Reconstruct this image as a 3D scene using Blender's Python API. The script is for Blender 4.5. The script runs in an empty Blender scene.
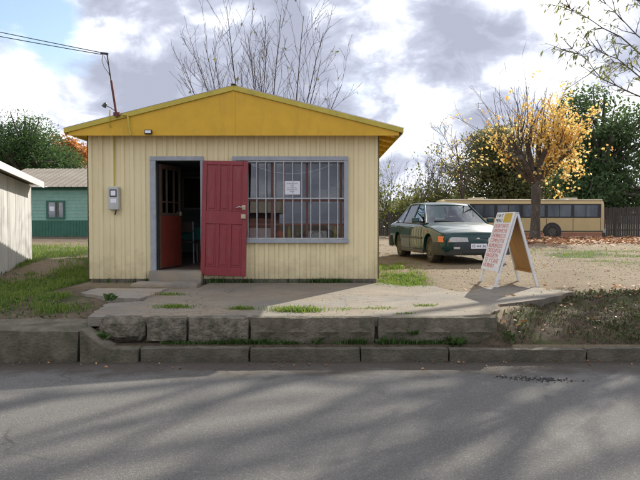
import bpy, bmesh, math, random
import numpy as np
from mathutils import Vector, Matrix
R = math.radians
sc = bpy.context.scene
COL = sc.collection

# ------------------------------------------------------------------ helpers
def lin(r, g, b):
    f = lambda v: (v/255/12.92) if v/255 <= 0.04045 else ((v/255+0.055)/1.055)**2.4
    return (f(r), f(g), f(b), 1)

def tag(o, label=None, cat=None, group=None, kind=None):
    if label: o['label'] = label
    if cat: o['category'] = cat
    if group: o['group'] = group
    if kind: o['kind'] = kind
    return o

def thing(name, label, cat, loc=(0,0,0), rz=0, group=None):
    o = bpy.data.objects.new(name, None); COL.objects.link(o)
    o.empty_display_size = 0.2
    o.location = loc; o.rotation_euler = (0,0,rz)
    return tag(o, label, cat, group)

def wloc(o):
    v = Vector((0,0,0))
    while o is not None:
        v += Vector(o.location); o = o.parent
    return v

def link_mesh(name, me, mat, parent=None):
    o = bpy.data.objects.new(name, me); COL.objects.link(o)
    if mat is not None: me.materials.append(mat)
    if parent is not None: o.parent = parent
    return o

class MB:
    def __init__(s): s.v=[]; s.f=[]
    def add(s, vs, fs):
        n=len(s.v); s.v += [tuple(p) for p in vs]; s.f += [tuple(i+n for i in f) for f in fs]; return s
    def box(s, x0,x1,y0,y1,z0,z1):
        return s.add([(x0,y0,z0),(x1,y0,z0),(x1,y1,z0),(x0,y1,z0),(x0,y0,z1),(x1,y0,z1),(x1,y1,z1),(x0,y1,z1)],
            [(0,3,2,1),(4,5,6,7),(0,1,5,4),(1,2,6,5),(2,3,7,6),(3,0,4,7)])
    def prism(s, pts, y0, y1, ax='y'):
        # polygon pts (a,b) extruded along axis
        n=len(pts)
        if ax=='y': A=[(a,y0,b) for a,b in pts]; B=[(a,y1,b) for a,b in pts]
        elif ax=='x': A=[(y0,a,b) for a,b in pts]; B=[(y1,a,b) for a,b in pts]
        else: A=[(a,b,y0) for a,b in pts]; B=[(a,b,y1) for a,b in pts]
        return s.add(A+B, [tuple(range(n))[::-1], tuple(range(n,2*n))]+[(i,(i+1)%n,n+(i+1)%n,n+i) for i in range(n)])
    def beam(s, p, q, w, t, up=(0,0,1)):
        p=Vector(p); q=Vector(q); d=(q-p).normalized(); u=Vector(up)
        a=d.cross(u)
        if a.length<1e-4: a=d.cross(Vector((1,0,0)))
        a.normalize(); b=a.cross(d)
        vs=[]
        for c in (p,q):
            for sx,sy in ((-1,-1),(1,-1),(1,1),(-1,1)): vs.append(c+a*sx*w/2+b*sy*t/2)
        return s.add(vs,[(0,3,2,1),(4,5,6,7),(0,1,5,4),(1,2,6,5),(2,3,7,6),(3,0,4,7)])
    def tube(s, pts, rad, k=8, cap=True):
        pts=[Vector(p) for p in pts]; n=len(pts)
        if not hasattr(rad,'__len__'): rad=[rad]*n
        base=len(s.v); ref=Vector((0.31,0.17,0.93))
        for i,p in enumerate(pts):
            d=(pts[min(i+1,n-1)]-pts[max(i-1,0)]).normalized()
            a=d.cross(ref)
            if a.length<1e-3: a=d.cross(Vector((1,0,0)))
            a.normalize(); b=d.cross(a)
            for j in range(k):
                t=2*math.pi*j/k; s.v.append(tuple(p+a*math.cos(t)*rad[i]+b*math.sin(t)*rad[i]))
        for i in range(n-1):
            for j in range(k):
                s.f.append((base+i*k+j, base+i*k+(j+1)%k, base+(i+1)*k+(j+1)%k, base+(i+1)*k+j))
        if cap:
            s.f.append(tuple(base+j for j in range(k))[::-1]); s.f.append(tuple(base+(n-1)*k+j for j in range(k)))
        return s
    def lathe(s, prof, c=(0,0,0), ax='y', k=24):
        # prof: (r, along)
        base=len(s.v); n=len(prof); c=Vector(c)
        for r,h in prof:
            for j in range(k):
                t=2*math.pi*j/k; a,b=r*math.cos(t), r*math.sin(t)
                s.v.append(tuple(c+(Vector((a,h,b)) if ax=='y' else Vector((h,a,b)) if ax=='x' else Vector((a,b,h)))))
        for i in range(n-1):
            for j in range(k): s.f.append((base+i*k+j, base+i*k+(j+1)%k, base+(i+1)*k+(j+1)%k, base+(i+1)*k+j))
        s.f.append(tuple(base+j for j in range(k))[::-1]); s.f.append(tuple(base+(n-1)*k+j for j in range(k)))
        return s
    def xform(s, M): s.v=[tuple(M@Vector(p)) for p in s.v]; return s
    def build(s, name, mat, parent=None, world=False, bevel=0, smooth=None, seg=2):
        vs=s.v
        if world and parent is not None:
            w=wloc(parent); vs=[(a-w.x,b-w.y,c-w.z) for a,b,c in vs]
        me=bpy.data.meshes.new(name); me.from_pydata(vs,[],s.f)
        bm=bmesh.new(); bm.from_mesh(me); bmesh.ops.recalc_face_normals(bm,faces=bm.faces); bm.to_mesh(me); bm.free()
        o=link_mesh(name,me,mat,parent)
        if smooth is not None:
            for p in me.polygons: p.use_smooth=True
            me.set_sharp_from_angle(angle=R(smooth))
        if bevel:
            m=o.modifiers.new('bevel','BEVEL'); m.width=bevel; m.segments=seg; m.limit_method='ANGLE'; m.angle_limit=R(40)
        return o

def solo(name, mb, mat, label, cat, group=None, **k):
    """a thing that is one mesh; its origin is moved to its own base"""
    vs=np.array(mb.v); c=(vs.min(0)+vs.max(0))/2; c[2]=vs[:,2].min()
    mb.v=[tuple(np.array(p)-c) for p in mb.v]
    o=mb.build(name,mat,None,**k); o.location=tuple(c)
    return tag(o,label,cat,group)

def np_mesh(name, V, F, mat, parent=None, smooth=False):
    """V (n,3), F (m,k)"""
    me=bpy.data.meshes.new(name); V=np.asarray(V,dtype=np.float32); F=np.asarray(F,dtype=np.int32)
    k=F.shape[1]
    me.vertices.add(len(V)); me.vertices.foreach_set('co',V.ravel())
    me.loops.add(F.size); me.loops.foreach_set('vertex_index',F.ravel())
    me.polygons.add(len(F)); me.polygons.foreach_set('loop_start',np.arange(0,F.size,k,dtype=np.int32))
    if smooth: me.polygons.foreach_set('use_smooth',np.ones(len(F),dtype=bool))
    me.update(calc_edges=True); me.validate()
    return link_mesh(name,me,mat,parent)

def text_mb(mb, txt, M, size, width=None, extrude=0.001, align='LEFT'):
    """add lettering (default font) to MB, in the plane given by matrix M"""
    cu=bpy.data.curves.new('lettering','FONT'); cu.body=txt; cu.size=size; cu.extrude=extrude; cu.resolution_u=2
    cu.align_x=align
    o=bpy.data.objects.new('lettering',cu); COL.objects.link(o)
    dg=bpy.context.evaluated_depsgraph_get(); dg.update()
    me=bpy.data.meshes.new_from_object(o.evaluated_get(dg))
    vs=[v.co.copy() for v in me.vertices]; fs=[tuple(p.vertices) for p in me.polygons]
    bpy.data.objects.remove(o); bpy.data.curves.remove(cu); bpy.data.meshes.remove(me)
    if not vs: return
    if width:
        w=max(v.x for v in vs)-min(v.x for v in vs); k=width/w
        vs=[Vector((v.x*k,v.y,v.z)) for v in vs]
    mb.add([M@v for v in vs],fs)

# ------------------------------------------------------------------ materials
def nmat(name):
    m=bpy.data.materials.new(name); m.use_nodes=True
    nt=m.node_tree; return m, nt, nt.nodes['Principled BSDF']

def mat(name, c1, c2=None, scale=6, rough=0.7, bump=0.0, bscale=None, metal=0, stretch=(1,1,1), detail=6, lo=0.35, hi=0.65,
        c3=None, scale3=1.5, lo3=0.5, hi3=0.7, spec=0.5, coat=0, bdist=0.02, f3=1.0, tr=0, stretch3=(1,1,1)):
    m,nt,p=nmat(name); N=nt.nodes; L=nt.links
    p.inputs['Roughness'].default_value=rough; p.inputs['Metallic'].default_value=metal
    p.inputs['Specular IOR Level'].default_value=spec
    if coat: p.inputs['Coat Weight'].default_value=coat; p.inputs['Coat Roughness'].default_value=0.04
    tc=N.new('ShaderNodeTexCoord'); mp=N.new('ShaderNodeMapping'); mp.inputs['Scale'].default_value=stretch
    L.new(tc.outputs['Object'],mp.inputs['Vector'])
    if c2 is None: p.inputs['Base Color'].default_value=c1; out=None
    else:
        n=N.new('ShaderNodeTexNoise'); n.inputs['Scale'].default_value=scale; n.inputs['Detail'].default_value=detail
        n.inputs['Roughness'].default_value=0.62
        L.new(mp.outputs[0],n.inputs['Vector'])
        r=N.new('ShaderNodeMapRange'); r.inputs[1].default_value=lo; r.inputs[2].default_value=hi
        L.new(n.outputs['Fac'],r.inputs[0])
        x=N.new('ShaderNodeMix'); x.data_type='RGBA'; x.inputs[6].default_value=c1; x.inputs[7].default_value=c2
        L.new(r.outputs[0],x.inputs[0]); out=x.outputs[2]
        if c3 is not None:
            mp3=N.new('ShaderNodeMapping'); mp3.inputs['Scale'].default_value=stretch3; mp3.inputs['Location'].default_value=(3.1,7.7,1.3)
            L.new(tc.outputs['Object'],mp3.inputs['Vector'])
            n3=N.new('ShaderNodeTexNoise'); n3.inputs['Scale'].default_value=scale3; n3.inputs['Detail'].default_value=8; n3.inputs['Roughness'].default_value=0.65
            L.new(mp3.outputs[0],n3.inputs['Vector'])
            r3=N.new('ShaderNodeMapRange'); r3.inputs[1].default_value=lo3; r3.inputs[2].default_value=hi3; r3.inputs[4].default_value=f3
            L.new(n3.outputs['Fac'],r3.inputs[0])
            x3=N.new('ShaderNodeMix'); x3.data_type='RGBA'; x3.inputs[7].default_value=c3
            L.new(r3.outputs[0],x3.inputs[0]); L.new(out,x3.inputs[6]); out=x3.outputs[2]
        L.new(out,p.inputs['Base Color'])
    if bump:
        nb=N.new('ShaderNodeTexNoise'); nb.inputs['Scale'].default_value=bscale or scale*4; nb.inputs['Detail'].default_value=5
        L.new(mp.outputs[0],nb.inputs['Vector'])
        b=N.new('ShaderNodeBump'); b.inputs['Strength'].default_value=bump; b.inputs['Distance'].default_value=bdist
        L.new(nb.outputs['Fac'],b.inputs['Height']); L.new(b.outputs[0],p.inputs['Normal'])
    return m

def leafmat(name, cols, trans=0.45, rough=0.5):
    """foliage: colour varies leaf by leaf, light passes through"""
    m,nt,p=nmat(name); N=nt.nodes; L=nt.links
    g=N.new('ShaderNodeNewGeometry'); r=N.new('ShaderNodeValToRGB')
    els=r.color_ramp.elements
    for i,c in enumerate(cols):
        pos=i/(len(cols)-1)
        if i<2: e=els[i]; e.position=pos
        else: e=els.new(pos)
        e.color=c
    L.new(g.outputs['Random Per Island'],r.inputs[0])
    p.inputs['Roughness'].default_value=rough; p.inputs['Specular IOR Level'].default_value=0.25
    L.new(r.outputs[0],p.inputs['Base Color'])
    t=N.new('ShaderNodeBsdfTranslucent'); L.new(r.outputs[0],t.inputs['Color'])
    mx=N.new('ShaderNodeMixShader'); mx.inputs[0].default_value=trans
    L.new(p.outputs[0],mx.inputs[1]); L.new(t.outputs[0],mx.inputs[2])
    L.new(mx.outputs[0],N['Material Output'].inputs['Surface'])
    return m

def glassmat(name, tint=(0.75,0.8,0.8,1), refl=0.12, rough=0.01, ior=1.5):
    m,nt,p=nmat(name); N=nt.nodes; L=nt.links; N.remove(p)
    t=N.new('ShaderNodeBsdfTransparent'); t.inputs[0].default_value=tint
    g=N.new('ShaderNodeBsdfGlossy'); g.inputs['Roughness'].default_value=rough; g.inputs[0].default_value=(1,1,1,1)
    fr=N.new('ShaderNodeFresnel'); fr.inputs['IOR'].default_value=ior
    ad=N.new('ShaderNodeMath'); ad.operation='ADD'; ad.inputs[1].default_value=refl; ad.use_clamp=True
    L.new(fr.outputs[0],ad.inputs[0])
    mx=N.new('ShaderNodeMixShader'); L.new(ad.outputs[0],mx.inputs[0]); L.new(t.outputs[0],mx.inputs[1]); L.new(g.outputs[0],mx.inputs[2])
    L.new(mx.outputs[0],N['Material Output'].inputs['Surface'])
    return m

M={}
M['cream']=mat('cream_paint',(.78,.675,.41,1),(.72,.61,.36,1),scale=2.2,rough=.55,bump=.05,bscale=30,stretch=(1,1,.25),
               c3=(.45,.36,.2,1),scale3=2.4,lo3=.58,hi3=.84,f3=.5,stretch3=(1.6,1.6,.35))
M['gable']=mat('gable_yellow',(.66,.385,.016,1),(.58,.335,.013,1),scale=3,rough=.5,bump=.05,c3=(.38,.22,.03,1),scale3=3,lo3=.54,hi3=.8,f3=.6,stretch3=(1.5,1,.4))
M['fascia']=mat('fascia_olive_yellow',(.52,.42,.06,1),(.44,.35,.05,1),scale=5,rough=.55,bump=.08,c3=(.22,.17,.05,1),scale3=6,lo3=.6,hi3=.75,f3=.6)
M['roof']=mat('roof_zinc',(.35,.35,.34,1),(.25,.2,.17,1),scale=3,rough=.5,metal=.5)
M['red_door']=mat('red_door_paint',(.245,.029,.036,1),(.21,.025,.031,1),scale=6,rough=.42,bump=.04,bscale=50,c3=(.25,.10,.09,1),scale3=5,lo3=.55,hi3=.78,f3=.55,stretch3=(2,2,.5))
M['red_old']=mat('old_red_paint',(.20,.035,.02,1),(.15,.025,.017,1),scale=6,rough=.5)
M['grey_frame']=mat('grey_frame_paint',(.33,.35,.385,1),(.27,.29,.32,1),scale=8,rough=.5,bump=.06,c3=(.2,.17,.15,1),scale3=14,lo3=.6,hi3=.75,f3=.6)
M['grille']=mat('grille_grey_iron',(.44,.45,.47,1),(.35,.36,.38,1),scale=12,rough=.5)
M['brownwood']=mat('brown_window_wood',(.13,.05,.032,1),(.09,.035,.025,1),scale=10,rough=.6)
M['foundation']=mat('foundation_concrete',(.16,.135,.11,1),(.10,.085,.07,1),scale=7,rough=.9,bump=.5)
M['concrete']=mat('old_concrete',(.27,.245,.205,1),(.20,.18,.15,1),scale=2.3,rough=.92,bump=.35,bscale=45,c3=(.33,.265,.18,1),scale3=1.1,lo3=.47,hi3=.68)
M['slab']=mat('mossy_concrete',(.165,.142,.104,1),(.085,.074,.05,1),scale=5,rough=.93,bump=.9,bscale=34,c3=(.045,.05,.022,1),scale3=2.6,lo3=.44,hi3=.66,f3=.85,stretch3=(1.5,1,.8))
M['slab_rough']=mat('broken_concrete',(.23,.20,.15,1),(.085,.074,.052,1),scale=9,rough=.95,bump=1.0,bscale=26,c3=(.045,.055,.028,1),scale3=4,lo3=.5,hi3=.68,f3=.9,bdist=.05)
M['kerb']=mat('kerb_concrete',(.135,.118,.088,1),(.075,.066,.048,1),scale=6,rough=.92,bump=.8,bscale=36,c3=(.06,.056,.032,1),scale3=2.2,lo3=.44,hi3=.66,f3=.85)
M['door_int']=mat('interior_wall',(.22,.27,.26,1),(.18,.22,.22,1),scale=2,rough=.8)
M['floor_int']=mat('interior_floor',(.16,.12,.09,1),(.12,.09,.07,1),scale=3,rough=.5)
M['steel']=mat('worn_steel',(.55,.54,.5,1),(.42,.41,.38,1),scale=20,rough=.35,metal=.9)
M['black']=mat('black_plastic',(.02,.02,.022,1),rough=.5)
M['rubber']=mat('tyre_rubber',(.025,.023,.02,1),(.07,.055,.04,1),scale=8,rough=.85,bump=.2)
M['white']=mat('white_paint',(.74,.74,.74,1),(.66,.66,.66,1),scale=8,rough=.55,bump=.05,c3=(.42,.40,.36,1),scale3=6,lo3=.6,hi3=.78,f3=.5)
M['paper']=mat('white_paper',(.80,.80,.86,1),rough=.8)
M['ink']=mat('dark_ink',(.03,.03,.05,1),rough=.7)
M['redink']=mat('red_lettering',(.52,.07,.06,1),(.58,.16,.14,1),scale=40,rough=.6)
M['plate_ink']=mat('plate_black',(.02,.02,.025,1),rough=.5)
M['ply']=mat('brown_plywood',(.40,.215,.07,1),(.33,.17,.05,1),scale=3,rough=.65,stretch=(3,3,.6),bump=.1)
M['signyellow']=mat('sign_yellow',(.56,.40,.05,1),(.5,.33,.04,1),scale=10,rough=.6)
M['meter']=mat('meter_grey_plastic',(.50,.50,.47,1),(.43,.43,.41,1),scale=6,rough=.45)
M['glass']=glassmat('window_glass',(.86,.88,.88,1),refl=.045,ior=1.45)
M['carglass']=glassmat('car_glass',(.62,.72,.70,1),refl=.10)
M['darkglass']=mat('tinted_glass',(.02,.03,.045,1),(.085,.105,.125,1),scale=1.1,rough=.1,spec=.6,lo=.42,hi=.62,stretch=(1,1,.35))
M['wire']=mat('black_cable',(.03,.03,.03,1),rough=.6)
M['rust']=mat('rusty_red_pipe',(.16,.03,.022,1),(.11,.04,.03,1),scale=14,rough=.7)
M['bark']=mat('grey_bark',(.105,.085,.066,1),(.055,.044,.035,1),scale=5,rough=.9,bump=.8,bscale=16,stretch=(1,1,.3),c3=(.16,.15,.12,1),scale3=3,lo3=.55,hi3=.7)
M['twig']=mat('twig_bark',(.085,.062,.05,1),(.055,.042,.036,1),scale=3,rough=.9)
M['crumb']=mat('asphalt_crumb',(.035,.033,.03,1),(.06,.055,.05,1),scale=20,rough=.9)
M['sandstone']=mat('sandy_stone',(.30,.245,.17,1),(.19,.155,.11,1),scale=9,rough=.9)
M['greytwig']=mat('grey_twig_bark',(.15,.125,.11,1),(.10,.085,.075,1),scale=3,rough=.9)
M['paint_green']=mat('car_dark_green',(.003,.035,.033,1),(.004,.042,.038,1),scale=4,rough=.4,coat=.8,spec=.1)
M['bumper']=mat('car_bumper',(.010,.020,.022,1),(.018,.026,.027,1),scale=5,rough=.5)
M['lens']=mat('lamp_lens',(.52,.52,.50,1),(.35,.35,.35,1),scale=30,rough=.12,coat=.8)
M['orange']=mat('orange_lens',(.75,.16,.02,1),rough=.2,coat=.7)
M['redlens']=mat('red_lens',(.4,.02,.015,1),rough=.25,coat=.6)
M['hub']=mat('dusty_hub',(.13,.12,.10,1),(.07,.065,.055,1),scale=9,rough=.55,metal=.3)
M['busbody']=mat('bus_cream',(.56,.42,.19,1),(.50,.37,.165,1),scale=1.2,rough=.45,coat=.2)
M['busroof']=mat('bus_roof_cream',(.66,.58,.40,1),(.58,.5,.34,1),scale=1.5,rough=.5)
M['busorange']=mat('bus_orange_stripe',(.36,.15,.08,1),(.30,.13,.075,1),scale=2,rough=.5)
M['busgrey']=mat('bus_grey_stripe',(.32,.33,.34,1),(.27,.28,.29,1),scale=2,rough=.5)
M['shedwhite']=mat('white_boards',(.64,.64,.63,1),(.53,.53,.52,1),scale=3,rough=.7,stretch=(1,1,.2),bump=.1,c3=(.46,.45,.43,1),scale3=4,lo3=.6,hi3=.8,f3=.5,stretch3=(2,2,.3))
M['greenwall']=mat('pale_green_boards',(.25,.45,.36,1),(.20,.38,.30,1),scale=4,rough=.75,c3=(.26,.33,.27,1),scale3=3,lo3=.5,hi3=.7,f3=.7,stretch3=(.3,1,3))
M['greenbase']=mat('dark_green_boards',(.045,.16,.105,1),(.035,.12,.08,1),scale=3,rough=.75)
M['greentrim']=mat('green_trim',(.03,.13,.085,1),rough=.6)
M['tin']=mat('aged_tin_roof',(.27,.235,.18,1),(.20,.17,.12,1),scale=1.1,rough=.6,metal=.15,c3=(.20,.13,.08,1),scale3=.7,lo3=.55,hi3=.75,f3=.6)
M['curtain']=mat('net_curtain',(.42,.42,.40,1),(.18,.18,.18,1),scale=12,rough=.9,stretch=(3,1,.6))
M['fence']=mat('weathered_fence',(.085,.067,.055,1),(.05,.04,.034,1),scale=5,rough=.9,stretch=(2,2,.2),bump=.3)
M['teal']=mat('teal_cloth',(.03,.19,.17,1),(.02,.14,.13,1),scale=6,rough=.85)
M['darkwood']=mat('dark_wood',(.09,.055,.035,1),(.06,.036,.024,1),scale=6,rough=.6)
M['fruit']=mat('orange_plastic',(.7,.13,.03,1),rough=.4)
M['whiteplastic']=mat('white_plastic',(.72,.72,.70,1),rough=.35)
M['bottle']=mat('green_bottle',(.02,.09,.05,1),rough=.1,spec=.7)
M['bottle2']=mat('yellow_packet',(.5,.42,.08,1),rough=.4)
M['pole']=mat('pole_wood',(.10,.08,.065,1),(.06,.05,.04,1),scale=4,rough=.9,stretch=(2,2,.2))
M['hills']=mat('distant_hills',(.06,.085,.08,1),(.05,.07,.06,1),scale=.02,rough=1)
M['redhouse']=mat('red_brick_wall',(.16,.06,.045,1),(.12,.05,.04,1),scale=2,rough=.8)
M['brassy']=mat('lock_brass',(.55,.47,.33,1),(.45,.38,.27,1),scale=10,rough=.35,metal=.7)
M['stone']=mat('pebble_stone',(.33,.28,.22,1),(.22,.19,.15,1),scale=14,rough=.9)

L_YEL=leafmat('golden_leaves',[lin(236,200,104),lin(243,218,130),lin(230,180,92),lin(246,230,164),lin(210,150,80)],trans=.55)
L_ORG=leafmat('orange_leaves',[lin(196,124,70),lin(206,146,84),lin(168,104,60),lin(186,150,90)],trans=.45)
L_DARK=leafmat('dark_green_leaves',[(.05,.095,.042,1),(.085,.145,.055,1),(.13,.19,.07,1),(.065,.115,.05,1)],trans=.5)
L_CON=leafmat('araucaria_needles',[(.035,.085,.028,1),(.07,.135,.04,1),(.11,.18,.055,1)],trans=.45,rough=.6)
L_OLIVE=leafmat('olive_leaves',[(.13,.16,.065,1),(.18,.20,.08,1),(.23,.225,.09,1),(.11,.14,.06,1),(.32,.27,.10,1)],trans=.5)
L_BUSH=leafmat('yellow_green_leaves',[(.17,.20,.05,1),(.23,.24,.06,1),(.12,.16,.045,1),(.30,.26,.07,1)],trans=.45)
L_PALE=leafmat('pale_drooping_leaves',[(.30,.34,.09,1),(.42,.42,.13,1),(.22,.28,.08,1),(.48,.42,.14,1)],trans=.65)
L_BROWN=leafmat('fallen_leaves',[lin(158,108,74),lin(182,132,92),lin(130,88,62),lin(200,160,110),lin(146,94,70),lin(120,84,62)],trans=.2,rough=.7)
L_GRASS=leafmat('grass_blades',[(.10,.185,.028,1),(.15,.25,.038,1),(.20,.29,.05,1),(.28,.28,.09,1)],trans=.5)
L_WEED=leafmat('weed_leaves',[(.045,.085,.022,1),(.065,.12,.03,1),(.09,.13,.04,1)],trans=.3)
L_BANK=leafmat('bank_plants',[(.06,.085,.025,1),(.085,.105,.035,1),(.12,.10,.05,1),(.07,.055,.03,1),(.08,.12,.035,1),(.15,.12,.07,1)],trans=.25)
L_DRY=leafmat('dry_grass',[(.12,.10,.05,1),(.075,.075,.028,1),(.05,.068,.02,1),(.16,.125,.07,1)],trans=.25)

def grime(m,z0,z1,amount,col):
    nt=m.node_tree; N=nt.nodes; L=nt.links; p=N['Principled BSDF']; src=p.inputs['Base Color'].links[0].from_socket
    tc=N.new('ShaderNodeTexCoord'); sx=N.new('ShaderNodeSeparateXYZ'); L.new(tc.outputs['Object'],sx.inputs[0])
    a=N.new('ShaderNodeMapRange'); a.inputs[1].default_value=z0; a.inputs[2].default_value=z1; a.inputs[3].default_value=.42; a.inputs[4].default_value=0; L.new(sx.outputs[2],a.inputs[0])
    n=N.new('ShaderNodeTexNoise'); n.inputs['Scale'].default_value=3.2; n.inputs['Detail'].default_value=10; n.inputs['Roughness'].default_value=.72; L.new(tc.outputs['Object'],n.inputs['Vector'])
    d=N.new('ShaderNodeMath'); d.operation='ADD'; L.new(a.outputs[0],d.inputs[0]); L.new(n.outputs['Fac'],d.inputs[1])
    r=N.new('ShaderNodeMapRange'); r.inputs[1].default_value=.60; r.inputs[2].default_value=.95; r.inputs[4].default_value=amount; L.new(d.outputs[0],r.inputs[0])
    x=N.new('ShaderNodeMix'); x.data_type='RGBA'; x.inputs[7].default_value=col; L.new(r.outputs[0],x.inputs[0]); L.new(src,x.inputs[6]); L.new(x.outputs[2],p.inputs['Base Color'])
grime(M['paint_green'],.12,.42,.55,(.17,.14,.10,1))
grime(M['bumper'],.1,.5,.35,(.17,.14,.10,1))
grime(M['cream'],0.0,.6,.45,(.25,.20,.12,1))

# ------------------------------------------------------------------ ground
def ss(a,b,x):
    t=np.clip((np.asarray(x,float)-a)/(b-a),0,1); return t*t*(3-2*t)
def vnoise(x,y,s,seed=0):
    x=np.asarray(x,float)*s; y=np.asarray(y,float)*s
    xi=np.floor(x); yi=np.floor(y); fx=x-xi; fy=y-yi
    fx=fx*fx*(3-2*fx); fy=fy*fy*(3-2*fy)
    def h(a,b):
        v=np.sin(a*127.1+b*311.7+seed*74.7)*43758.5453; return v-np.floor(v)
    return (h(xi,yi)*(1-fx)+h(xi+1,yi)*fx)*(1-fy)+(h(xi,yi+1)*(1-fx)+h(xi+1,yi+1)*fx)*fy
def fbm(x,y,s,seed=0):
    return .5*vnoise(x,y,s,seed)+.3*vnoise(x,y,s*2.1,seed+3)+.2*vnoise(x,y,s*4.3,seed+7)

def bank_y(x): return 7.16+2.1*ss(1.85,3.6,x)+.7*ss(3.6,7,x)+.22*(vnoise(x,x*0,1.7,5)-.5)*ss(1.9,2.6,x)
def gh(x,y):
    x=np.asarray(x,float); y=np.asarray(y,float)
    rt_=ss(1.15,2.4,x)
    base=.395+.035*rt_+(.18-.035*rt_)*ss(11.3-3.6*rt_,14.3,y)-.06*ss(24,32,y)-.1*ss(36,41,y)
    left=ss(-4.6,-6.0,x)
    base=base+left*(.05+.17*ss(12,28,y)+.1*ss(36,41,y)+.06*ss(24,32,y))
    base=base+.05*(fbm(x,y,.5,2)-.5)*ss(11,14,y)+.03*(fbm(x,y,2.3,9)-.5)
    # bank down to the kerb on the right
    f=np.clip((y-6.93)/(bank_y(x)-6.93),0,1)
    b=.13+(base-.13)*f**.75+.15*(fbm(x,y,3.1,4)-.5)*np.sin(np.pi*f)+.05*(fbm(x,y,9,14)-.5)*np.sin(np.pi*f)
    t=ss(1.8,2.05,x)
    mid=np.where(y<7.11,.125,base-.03)
    # left: behind the driveway kerb
    lf=.25+(base-.25)*np.clip((y-7.5)/1.6,0,1)
    z=np.where(x>1.8,mid*(1-t)+b*t,mid)
    tl=ss(-2.3,-2.7,x)
    z=z*(1-tl)+lf*tl
    return np.where(y<6.9,-.06,z)
def ghz(x,y): return float(gh(x,y))

xs=np.unique(np.round(np.concatenate([np.linspace(-400,-40,25),np.linspace(-40,-10,40),np.linspace(-10,14,241),np.linspace(14,40,60),np.linspace(40,400,25)]),4))
ys=np.unique(np.round(np.concatenate([np.linspace(-300,-12,16),np.linspace(-12,6.88,6),[6.9,6.93],np.linspace(6.95,11.5,92),[7.105,7.115],np.linspace(11.5,20,90),np.linspace(20,45,100),np.linspace(45,420,30)]),4))
X,Y=np.meshgrid(xs,ys); Z=gh(X,Y)
nx,ny=len(xs),len(ys)
ii=np.arange(nx*ny).reshape(ny,nx)
F=np.stack([ii[:-1,:-1],ii[:-1,1:],ii[1:,1:],ii[1:,:-1]],-1).reshape(-1,4)

def grass_mask(x,y):
    x=np.asarray(x,float); y=np.asarray(y,float)
    n=fbm(x,y,.9,21); n2=fbm(x,y,2.5,31)
    g=np.zeros_like(n)
    # left yard
    left=ss(-4.1,-4.4,x)*ss(7.65,8.3,y)*(1-ss(17.5,23,y))
    path=np.exp(-((x+6.3+.12*(y-11)*-1)/.5)**2)*ss(10,12,y)
    g=np.maximum(g,left*np.clip(.9-1.0*path+(n-.5)*2.6,0,1))
    left2=ss(-2.9,-3.4,x)*ss(7.8,8.3,y)*(1-ss(9.0,10.6,y))
    g=np.maximum(g,left2*np.clip((n2-.38)*3,0,1)*.9)
    # patch by the right corner of the shop
    p=np.exp(-((x-1.5-.05*(y-12))/.48)**4)*np.exp(-((y-12.2)/1.75)**4)
    g=np.maximum(g,p*np.clip(.62+(n2-.5)*3.2,0,1))
    # right lot patches
    p=np.exp(-((x-9.6)/5)**4)*np.exp(-((y-17.2)/3.9)**2)*ss(4.4,6.5,x-.0*(y))
    g=np.maximum(g,p*np.clip((n-.36)*3.6,0,1)*.9)
    # bank
    p=ss(2.0,2.4,x)*(1-ss(bank_y(x)-.15,bank_y(x)+.35,y))*(y>6.9)
    g=np.maximum(g,p*np.clip((n2-.36)*3.2,0,1)*.55)
    far=ss(44,52,y); g=np.maximum(g,far)
    return g
def soil_mask(x,y):
    b=ss(2.0,2.3,x)*(1-ss(bank_y(x)-.25,bank_y(x)+.2,y))*(y>6.9)
    s=(np.asarray(x)>-2.7)*(np.asarray(x)<2.2)*(np.asarray(y)<7.12)*1.0
    l=ss(-2.6,-3.0,x)*(1-ss(10,11.5,y))*.55
    f=ss(-4.4,-5,x)*ss(19,24,y)*.55
    sh=ss(24,30,y)*ss(2,5,x)*.6
    return np.maximum.reduce([b,s,l,f,sh])

m,nt,p=nmat('lot_ground'); N=nt.nodes; L=nt.links
p.inputs['Roughness'].default_value=.95; p.inputs['Specular IOR Level'].default_value=.2
tc=N.new('ShaderNodeTexCoord')
def noise(sc_,det=7,rg=.62):
    n=N.new('ShaderNodeTexNoise'); n.inputs['Scale'].default_value=sc_; n.inputs['Detail'].default_value=det; n.inputs['Roughness'].default_value=rg
    L.new(tc.outputs['Object'],n.inputs['Vector']); return n.outputs['Fac']
def rng(v,a,b,c=0,d=1):
    r=N.new('ShaderNodeMapRange'); r.inputs[1].default_value=a; r.inputs[2].default_value=b; r.inputs[3].default_value=c; r.inputs[4].default_value=d
    L.new(v,r.inputs[0]); return r.outputs[0]
def mixc(f,a,b):
    x=N.new('ShaderNodeMix'); x.data_type='RGBA'; L.new(f,x.inputs[0])
    for i,c in ((6,a),(7,b)):
        if isinstance(c,tuple): x.inputs[i].default_value=c
        else: L.new(c,x.inputs[i])
    return x.outputs[2]
def attr(n):
    a=N.new('ShaderNodeAttribute'); a.attribute_name=n; return a.outputs['Fac']
def mth(op,a,b):
    x=N.new('ShaderNodeMath'); x.operation=op; x.use_clamp=True
    for i,v in ((0,a),(1,b)):
        if isinstance(v,(int,float)): x.inputs[i].default_value=v
        else: L.new(v,x.inputs[i])
    return x.outputs[0]
dirt=mixc(rng(noise(.8),.35,.65),(.25,.20,.132,1),(.18,.144,.096,1))
dirt=mixc(rng(noise(.35,9,.7),.50,.62,0,.8),dirt,(.145,.115,.068,1))  # dead grass and leaf tones, with dappled tree shade put into the colour
dirt=mixc(rng(noise(9,6,.7),.42,.66),dirt,(.17,.125,.08,1))
dirt=mixc(rng(noise(38,4,.75),.55,.68),dirt,(.33,.27,.19,1))
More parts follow.
